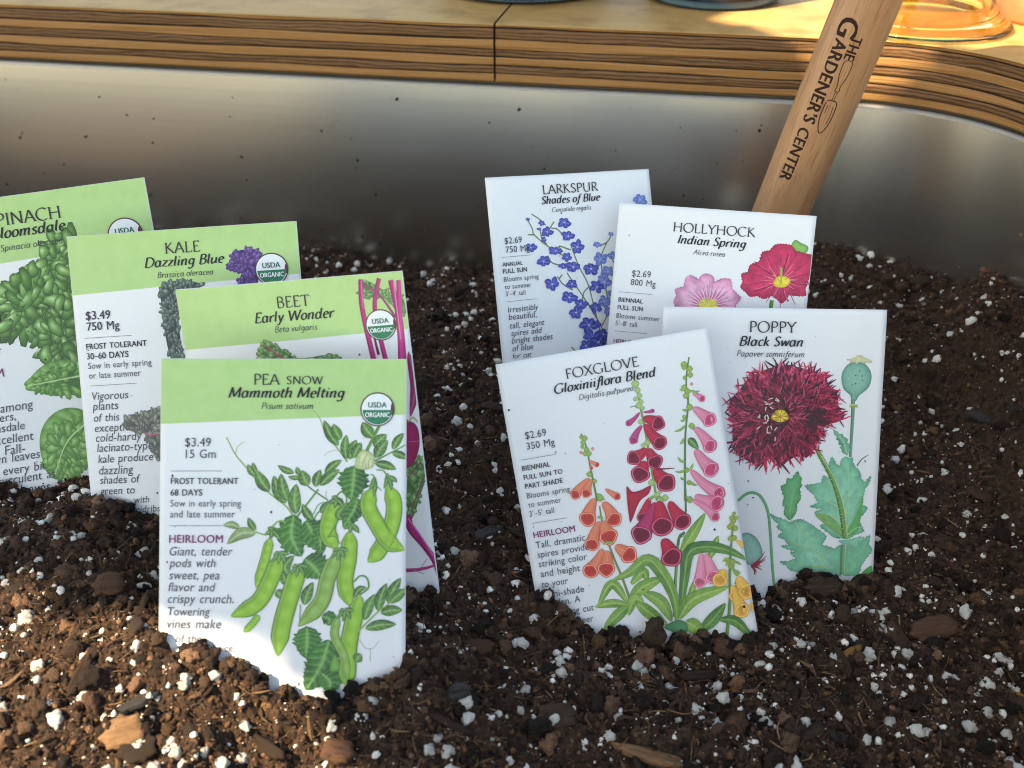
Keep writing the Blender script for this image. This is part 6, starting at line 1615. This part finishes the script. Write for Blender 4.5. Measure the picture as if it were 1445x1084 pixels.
('B',((42.1,77.79),(44.63,78.86),(50.18,81.04),(54.09,79.69),(57.13,81.15),(60.19,83.13),(64.55,86.36),(62.87,89.72),(67.5,91.16),(69.91,89.57),(70.49,102.14),(66.49,101.71),(63.03,102.56),(59.6,103.77),(57.53,102.17),(55.3,102.47),(53.47,100.45),(50.95,99.99),(49.39,98.22),(46.32,96.49),(49.8,96.26),(52.76,95.32),(50.41,92.8),(52.64,92.5),(48.11,91.31),(46.82,90.31),(49.8,90.0),(48.22,87.98),(45.44,86.76),(47.36,84.93),(45.06,83.44),(45.74,81.9),(43.7,80.41)),(104,178,142),(138,205,172),0.14,1),
('B',((70.06,55.34),(71.42,56.07),(73.03,55.79),(72.96,57.55),(74.19,59.54),(75.74,61.02),(76.62,64.03),(77.91,65.27),(80.38,62.45),(79.67,65.99),(78.28,67.79),(77.7,71.09),(77.6,74.13),(79.62,75.11),(78.73,77.15),(76.14,79.75),(77.74,82.26),(78.84,84.53),(75.19,85.89),(72.3,87.58),(70.3,87.26),(67.56,87.07),(65.26,85.58),(61.15,82.35),(64.56,81.0),(60.49,78.54),(58.94,77.04),(61.86,75.97),(56.87,75.05),(60.27,73.46),(58.65,70.45),(56.86,68.96),(54.79,66.72),(58.47,66.15),(61.16,65.59),(62.01,62.54),(63.79,63.77),(64.71,62.24),(63.59,59.24),(64.89,55.19),(66.75,58.42),(68.02,59.15),(68.4,56.63)),(104,178,142),(138,205,172),0.16,1),
('B',((71.03,86.99),(74.86,78.76),(77.45,71.09),(76.53,82.8),(74.2,85.91)),(92,172,96),(104,184,110),0.1,0),
('B',((59.48,78.05),(64.94,78.45),(69.61,82.94),(70.51,86.49),(65.15,83.03)),(120,165,90),(130,180,110),0.1,0),
('S',((71.43,84.94),(74.22,75.72),(76.39,69.59)),0.35,0.15,(180,215,160)),
('S',((71.2,79.85),(71.96,69.68),(71.44,58.59)),0.35,0.15,(180,215,160)),
('S',((69.77,75.81),(64.2,72.87),(58.63,69.94)),0.35,0.15,(180,215,160)),
('S',((70.25,80.89),(65.44,78.44),(60.92,77.0)),0.35,0.15,(180,215,160)),
('S',((71.5,86.47),(75.07,83.34),(78.02,82.77)),0.35,0.15,(180,215,160)),
('S',((65.98,101.47),(60.55,91.31),(53.21,82.25),(50.11,79.26),(51.13,68.06)),0.41,0.15,(165,205,130)),
('S',((61.63,93.33),(55.04,90.4),(48.45,87.46)),0.4,0.15,(165,205,130)),
('S',((57.37,86.77),(52.3,84.31),(46.22,81.38)),0.4,0.15,(165,205,130)),
('S',((64.35,98.41),(57.85,98.04),(49.81,96.41)),0.4,0.15,(165,205,130)),
('S',((62.69,94.85),(66.51,91.18)),0.4,0.15,(165,205,130)),
('B',((69.1,88.06),(72.31,87.73),(75.24,86.91),(78.94,86.57),(77.32,88.91),(75.45,91.25),(73.38,89.5),(70.4,89.31)),(110,180,150),(150,212,185),0.1,0),
('S',((59.93,54.52),(65.27,63.74),(68.94,73.8),(71.53,86.98)),1.69,2.19,(104,155,82)),
('S',((60.7,55.26),(66.28,64.23),(70.22,74.79),(72.25,86.46)),0.35,0.4,(190,210,150)),
('S',((59.46,55.03),(64.53,63.76),(68.22,74.32),(70.69,87.0)),0.25,0.3,(70,110,60)),
('S',((59.94,54.77),(58.44,54.1)),0.2,0.1,(175,205,150)),
('S',((60.44,55.88),(61.89,55.14)),0.2,0.1,(175,205,150)),
('S',((60.94,56.98),(59.43,56.3)),0.2,0.1,(175,205,150)),
('S',((61.44,58.08),(62.88,57.35)),0.2,0.1,(175,205,150)),
('S',((61.93,59.18),(60.42,58.5)),0.2,0.1,(175,205,150)),
('S',((62.42,60.28),(63.86,59.55)),0.2,0.1,(175,205,150)),
('S',((62.9,61.39),(61.39,60.71)),0.2,0.1,(175,205,150)),
('S',((63.38,62.49),(64.82,61.76)),0.2,0.1,(175,205,150)),
('S',((63.85,63.6),(62.34,62.92)),0.2,0.1,(175,205,150)),
('S',((64.31,64.7),(65.76,63.97)),0.2,0.1,(175,205,150)),
('S',((64.77,65.81),(63.26,65.13)),0.2,0.1,(175,205,150)),
('S',((65.21,66.92),(66.66,66.18)),0.2,0.1,(175,205,150)),
('S',((65.65,68.02),(64.14,67.34)),0.2,0.1,(175,205,150)),
('S',((66.08,69.13),(67.52,68.4)),0.2,0.1,(175,205,150)),
('S',((66.49,70.24),(64.98,69.56)),0.2,0.1,(175,205,150)),
('S',((66.9,71.35),(68.35,70.61)),0.2,0.1,(175,205,150)),
('S',((67.3,72.46),(65.78,71.78)),0.2,0.1,(175,205,150)),
('S',((67.68,73.58),(69.13,72.84)),0.2,0.1,(175,205,150)),
('S',((68.06,74.69),(66.54,74.01)),0.2,0.1,(175,205,150)),
('S',((68.43,75.8),(69.87,75.06)),0.2,0.1,(175,205,150)),
('S',((68.78,76.92),(67.27,76.23)),0.2,0.1,(175,205,150)),
('S',((69.13,78.03),(70.58,77.29)),0.2,0.1,(175,205,150)),
('S',((69.47,79.15),(67.95,78.47)),0.2,0.1,(175,205,150)),
('S',((69.8,80.26),(71.25,79.52)),0.2,0.1,(175,205,150)),
('S',((70.12,81.38),(68.61,80.7)),0.2,0.1,(175,205,150)),
('S',((70.44,82.5),(71.89,81.76)),0.2,0.1,(175,205,150)),
('S',((70.75,83.62),(69.24,82.94)),0.2,0.1,(175,205,150)),
('S',((71.06,84.74),(72.51,83.99)),0.2,0.1,(175,205,150)),
('S',((71.37,85.86),(69.85,85.18)),0.2,0.1,(175,205,150)),
('S',((71.67,86.98),(73.12,86.23)),0.2,0.1,(175,205,150)),
('S',((71.0,89.55),(71.05,101.35)),2.12,2.12,(108,165,112)),
('S',((71.65,89.54),(71.85,101.34)),0.3,0.3,(170,215,180)),
('S',((57.11,49.55),(58.88,52.62),(60.41,55.45)),1.42,1.6,(110,150,80)),
('R',((47.09,39.03),),((24.05,35.16),(27.62,30.37),(31.19,25.83),(35.74,22.93),(40.32,20.98),(46.31,19.71),(50.99,20.57),(57.09,22.12),(61.8,23.69),(63.84,27.89),(67.24,31.13),(67.94,36.31),(70.47,40.53),(65.92,42.97),(61.35,44.95),(60.64,50.2),(56.49,56.96),(51.58,57.05),(44.23,61.02),(40.32,57.26),(36.71,61.16),(32.88,59.32),(28.57,57.0),(26.0,50.83),(25.53,44.16),(25.17,40.36)),1300)])}
LABELS = {
 'spinach': ('green headed spinach seed packet leaning at the left edge, behind the kale packet', 'spinach_picture'),
 'kale': ('green headed kale seed packet with dark crinkled leaves, between spinach and beet packets', 'kale_picture'),
 'beet': ('green headed beet seed packet with magenta stems, mostly hidden behind the pea packet', 'beet_picture'),
 'pea': ('green headed snow pea seed packet with pea pods, frontmost of the green packets', 'pea_picture'),
 'larkspur': ('white larkspur seed packet with blue flowers, rearmost of the white packets', 'larkspur_picture'),
 'hollyhock': ('white hollyhock seed packet with pink flowers, in front of the wooden handle', 'hollyhock_picture'),
 'poppy': ('white poppy seed packet with a shaggy crimson flower, rightmost packet in the soil', 'poppy_picture'),
 'foxglove': ('white foxglove seed packet with red and orange bells, tilted in front of the poppy packet', 'foxglove_picture')}
for key in ('spinach', 'kale', 'beet', 'pea', 'larkspur', 'hollyhock', 'poppy', 'foxglove'):
    packet(key, LABELS[key][0], LABELS[key][1], DATA[key])

# ---------------------------------------------------------------- the trowel
HB, HT = Vector((0.1085, 0.483, -0.004)), Vector((0.158, 0.479, 0.1905))
ax = (HT-HB).normalized()
yaw_dir = Vector((-HB.x, -HB.y, 0)).normalized()
ex = (yaw_dir-ax*yaw_dir.dot(ax)).normalized(); ey_ = ax.cross(ex)
TM = Matrix((ex, ey_, ax)).transposed().to_4x4(); TM.translation = HB      # local x faces the viewer, z up the handle
trowel = empty('garden_trowel', None, 'wooden handled garden trowel stuck upright in the soil behind the hollyhock packet', 'trowel', mat=TM)
def lathe(name, prof, material, parent, seg=48, caps=True):
    V = []; F = []
    for r_, z_ in prof:
        for k in range(seg): a_ = 2*math.pi*k/seg; V.append((r_*math.cos(a_), r_*math.sin(a_), z_))
    n_ = len(prof)
    for i in range(n_-1):
        for k in range(seg): F.append((i*seg+k, i*seg+(k+1) % seg, (i+1)*seg+(k+1) % seg, (i+1)*seg+k))
    if caps: F.append(tuple(range(seg))[::-1]); F.append(tuple((n_-1)*seg+k for k in range(seg)))
    return mesh_np(name, V, F, material, parent)
HR = lambda z_: 0.0124+0.0008*math.sin(min(max((z_-0.05)/0.2, 0), 1)*3.14)+0.0006*min(max((z_-0.06)/0.1, 0), 1)
hp = [(0.0085, 0.042), (0.0112, 0.046), (0.0118, 0.052)]+[(HR(z_), z_) for z_ in np.linspace(0.056, 0.262, 40)]
hp += [(HR(0.262)*math.cos(R(a_)), 0.262+0.010*math.sin(R(a_))) for a_ in (15, 30, 45, 60, 75, 88)]
handle = lathe('handle', hp, M_HANDLE, trowel)
lathe('ferrule', [(0.0075, 0.012), (0.0095, 0.016), (0.0098, 0.046), (0.0090, 0.048)], M_TOOL, trowel)
V = []; F = []
for i, s_ in enumerate(np.linspace(0, 1, 14)):
    wd = 0.006+0.026*min(1, s_*4)**0.7 if s_ < 0.6 else 0.032*max(0.02, (1-((s_-0.6)/0.4)**2))**0.5
    for j, u in enumerate(np.linspace(-1, 1, 9)): V.append((-0.008*(1-u*u)*min(1, s_*5), u*wd, 0.014-0.12*s_))
m9 = len(V); V += [(x-0.0014, y, z) for x, y, z in V]
for i in range(13):
    for j in range(8):
        a_ = i*9+j; F += [(a_, a_+1, a_+10, a_+9), (m9+a_+9, m9+a_+10, m9+a_+1, m9+a_)]
mesh_np('blade', V, F, M_TOOL, trowel)
# burnt-in lettering wrapped round the handle: reads down the handle
Vl = []; Fl = []; nl = 0
def on_handle(A, B, F, lift=0.00005):
    """A: metres down from the top of the lettering, B: metres to the right of the handle's front line"""
    global nl
    z_ = ZL-np.asarray(A); r_ = np.array([HR(q) for q in z_])+lift; th = np.asarray(B)/r_+THL
    Vl.append(np.c_[r_*np.cos(th), r_*np.sin(th), z_]); Fl.extend(tuple(i+nl for i in f)[::-1] for f in F); nl += len(z_)
ZL, THL = 0.178, -0.42
def htext(text, a0, a1, b0, stretch=1.0, bold=0.02):
    V, F, x0, x1 = sans(text, bold, 0); k_ = (a1-a0)/(x1-x0)
    bm = bmesh.new(); vs = [bm.verts.new((q[0], q[1], 0)) for q in V]
    for f in F:
        try: bm.faces.new([vs[i] for i in f])
        except ValueError: pass
    for _ in range(4):
        bmesh.ops.triangulate(bm, faces=bm.faces[:])
        le = [e for e in bm.edges if e.calc_length()*k_ > 0.0011]
        if not le: break
        bmesh.ops.subdivide_edges(bm, edges=le, cuts=1)
    bm.verts.index_update()
    Vn = np.array([v_.co[:2] for v_ in bm.verts]); Fn = [tuple(v_.index for v_ in f.verts) for f in bm.faces]; bm.free()
    for q, sh in enumerate((-1, -.3, .3, 1)): on_handle(a0+(Vn[:, 0]-x0+sh*bold*1.6)*k_, b0+(Vn[:, 1]+sh*bold*.5)*k_*stretch, Fn, 0.00005+q*0.000004)
def hstroke(pts, wd, closed=False):
    q = catmull(pts, 8*len(pts), closed); N = normals2(q); n_ = len(q)
    XY = np.concatenate([q+N*wd/2, q-N*wd/2]); on_handle(XY[:, 0], XY[:, 1], [(i, i+1, n_+i+1, n_+i) for i in range(n_-1)])
HL = 0.075
htext('G', 0.0, HL*0.105, -0.0040, 1.0, .016)
htext('ARDENER’S', HL*0.125, HL*0.625, -0.0030, 1.15)
htext('CENTER', HL*0.665, HL*1.0, -0.0030, 1.15)
htext('THE', HL*0.085, HL*0.215, 0.0036, 1.2)
k = HL/100.0; b0 = 0.0064
hstroke([(k*22, b0-.0010), (k*24, b0-.0019), (k*31, b0-.0017), (k*37, b0-.0007), (k*40, b0-.0009), (k*40, b0+.0009), (k*37, b0+.0007), (k*31, b0+.0017), (k*24, b0+.0019), (k*22, b0+.0010)], 0.00035, True)
hstroke([(k*40, b0-.0005), (k*46, b0-.0004)], .0003); hstroke([(k*40, b0+.0005), (k*46, b0+.0004)], .0003)
hstroke([(k*47, b0-.0022), (k*46, b0), (k*47, b0+.0022), (k*55, b0+.0026), (k*62, b0+.0018), (k*66, b0), (k*62, b0-.0018), (k*55, b0-.0026)], 0.00045, True)
hstroke([(k*49, b0+.0012), (k*56, b0+.0015), (k*60, b0+.0010)], .0003); hstroke([(k*49, b0-.0012), (k*54, b0-.0013)], .0003)
mesh_np('burnt_lettering', np.concatenate(Vl), Fl, M_BURN, handle, False)

# ---------------------------------------------------------------- glassware and pot on the counter
ZC = 0.1412
def jar(x, y, r_, h_, label, wat):
    root = empty('glass_jar', (x, y, ZC), label, 'glass jar', 'glass jars on the counter')
    out = [(r_*0.90, 0), (r_*0.97, 0.0015), (r_, 0.006), (r_, h_*0.8), (r_*0.9, h_*0.9), (r_*0.82, h_)]
    inn = [(r_*0.78, h_), (r_*0.86, h_*0.9), (r_-0.003, h_*0.8), (r_-0.003, 0.012), (r_*0.8, 0.0075), (r_*0.3, 0.006)]
    seg = 64
    prof = [(r_*0.55, 0.0012)]+out+inn
    lathe('glass_body', prof, M_JAR, root, seg)
    return root
jar(0.007, 0.690, 0.053, 0.15, 'wide clear glass jar standing left on the plywood counter top', 0)
jar(0.120, 0.661, 0.040, 0.13, 'narrower clear glass jar standing between the wide jar and the handle', 0)
am = empty('amber_glass_stand', (0.220, 0.592, ZC), 'amber glass with a flared foot standing on the sunlit counter', 'amber glass')
fo = [(0.0465, 0.0006), (0.0472, 0.0016), (0.0460, 0.0030), (0.042, 0.0060), (0.034, 0.0135), (0.0245, 0.024), (0.0175, 0.038), (0.0135, 0.055), (0.012, 0.075), (0.012, 0.09)]
fi = [(r_-0.0022, z_-0.0012) for r_, z_ in fo[3:]][::-1]+[(0.038, 0.0040), (0.0440, 0.0009)]
lathe('flared_foot', fo+fi+[fo[0]], M_AMBER, am, 72, False)
lathe('bowl', [(0.012, 0.0902), (0.022, 0.095), (0.036, 0.112), (0.042, 0.14), (0.040, 0.17), (0.038, 0.17), (0.0398, 0.14), (0.034, 0.114), (0.020, 0.098), (0.0005, 0.094)], M_AMBER, am, 64, False)
pot = empty('terracotta_pot', (0.2995, 0.606, ZC), 'terracotta pot standing at the right end of the counter', 'plant pot')
lathe('pot_body', [(0.031, 0), (0.033, 0.002), (0.041, 0.052), (0.037, 0.052), (0.029, 0.008), (0.001, 0.007)], M_TERRA, pot, 56, True)
lathe('pot_rim', [(0.0372, 0.0523), (0.0445, 0.0525), (0.0460, 0.070), (0.0415, 0.0705), (0.0372, 0.0527)], M_TERRA, pot, 56, False)
# ---------------------------------------------------------------- added unseen tree, leaves placed to keep the sun off the bench
LIT = ((-0.47,0.3,0.17,0.2),(-0.16,0.232,0.115,0.066),(-0.005,0.2,0.034,0.02),(0.088,0.204,0.038,0.022),(0.03,0.18,0.07,0.014),(0.335,0.685,0.13,0.09),(-0.045,0.195,0.03,0.012))  # ground ellipses kept free of leaf shadow, so sun patches land there

tree = empty('added_shade_tree', (-1.55, -1.15, -0.85), 'unseen leafy tree added beside the bench, its leaves placed to shade the packets', 'tree')
def leaves(n):
    c = []
    while len(c) < n:
        gx_, gy_ = rng.uniform(-0.75, 0.62), rng.uniform(-0.25, 0.95)
        if any(((gx_-a_)/(ra+0.012))**2+((gy_-b_)/(rb+0.012))**2 < 1 for a_, b_, ra, rb in LIT): continue
        d_ = rng.uniform(1.0, 1.55); c.append((gx_+SUN_TO.x*d_, gy_+SUN_TO.y*d_, SUN_TO.z*d_))
    c = np.array(c); L = rng.uniform(0.022, 0.042, n); Rm = rotmats(n)
    # leaves tend to lie across the light
    t_ = np.array([(0, 0, 0), (.25, .30, .06), (.6, .34, .10), (1, 0, 0), (.6, -.34, .10), (.25, -.30, .06)])-np.array([.5, 0, 0])
    nrm = np.array(SUN_TO)[None]+rng.normal(0, 0.45, (n, 3)); nrm /= np.linalg.norm(nrm, axis=1)[:, None]
    a_ = np.cross(nrm, rng.normal(size=(n, 3))); a_ /= np.linalg.norm(a_, axis=1)[:, None]; b_ = np.cross(nrm, a_)
    V = c[:, None]+(t_[None, :, :1]*a_[:, None]+t_[None, :, 1:2]*b_[:, None]+t_[None, :, 2:]*nrm[:, None])*L[:, None, None]*2
    f = np.array([(0, 1, 2, 3), (0, 3, 4, 5)]); F = (f[None]+(np.arange(n)*6)[:, None, None]).reshape(-1, 4)
    return V.reshape(-1, 3)-np.array(tree.location), F
V, F = leaves(7000)
mesh_np('shade_leaves', V, F, M_LEAF, tree, False)  # added sun blocker, shaped by the gaps above
def limb(pts, r0, r1):
    p_ = catmull(pts, 24); V = []; F = []
    for i, q in enumerate(p_):
        d = Vector(p_[min(i+1, 23)]-p_[max(i-1, 0)]).normalized(); u = d.orthogonal().normalized(); w_ = d.cross(u); r_ = r0+(r1-r0)*i/23
        for k in range(10): a_ = k*0.6283; V.append(q+np.array(u)*r_*math.cos(a_)+np.array(w_)*r_*math.sin(a_))
    for i in range(23):
        for k in range(10): F.append((i*10+k, i*10+(k+1) % 10, (i+1)*10+(k+1) % 10, (i+1)*10+k))
    return V, F
V, F = limb([(0, 0, 0), (0.03, 0.02, 0.7), (0.0, 0.0, 1.5), (-0.05, 0.0, 2.4)], 0.11, 0.06); mesh_np('trunk', V, F, M_TRUNK, tree)
V, F = limb([(0, 0, 1.5), (0.35, 0.35, 1.9), (0.8, 0.75, 2.05), (1.1, 1.1, 2.05)], 0.045, 0.012); mesh_np('branch', V, F, M_TRUNK, tree)
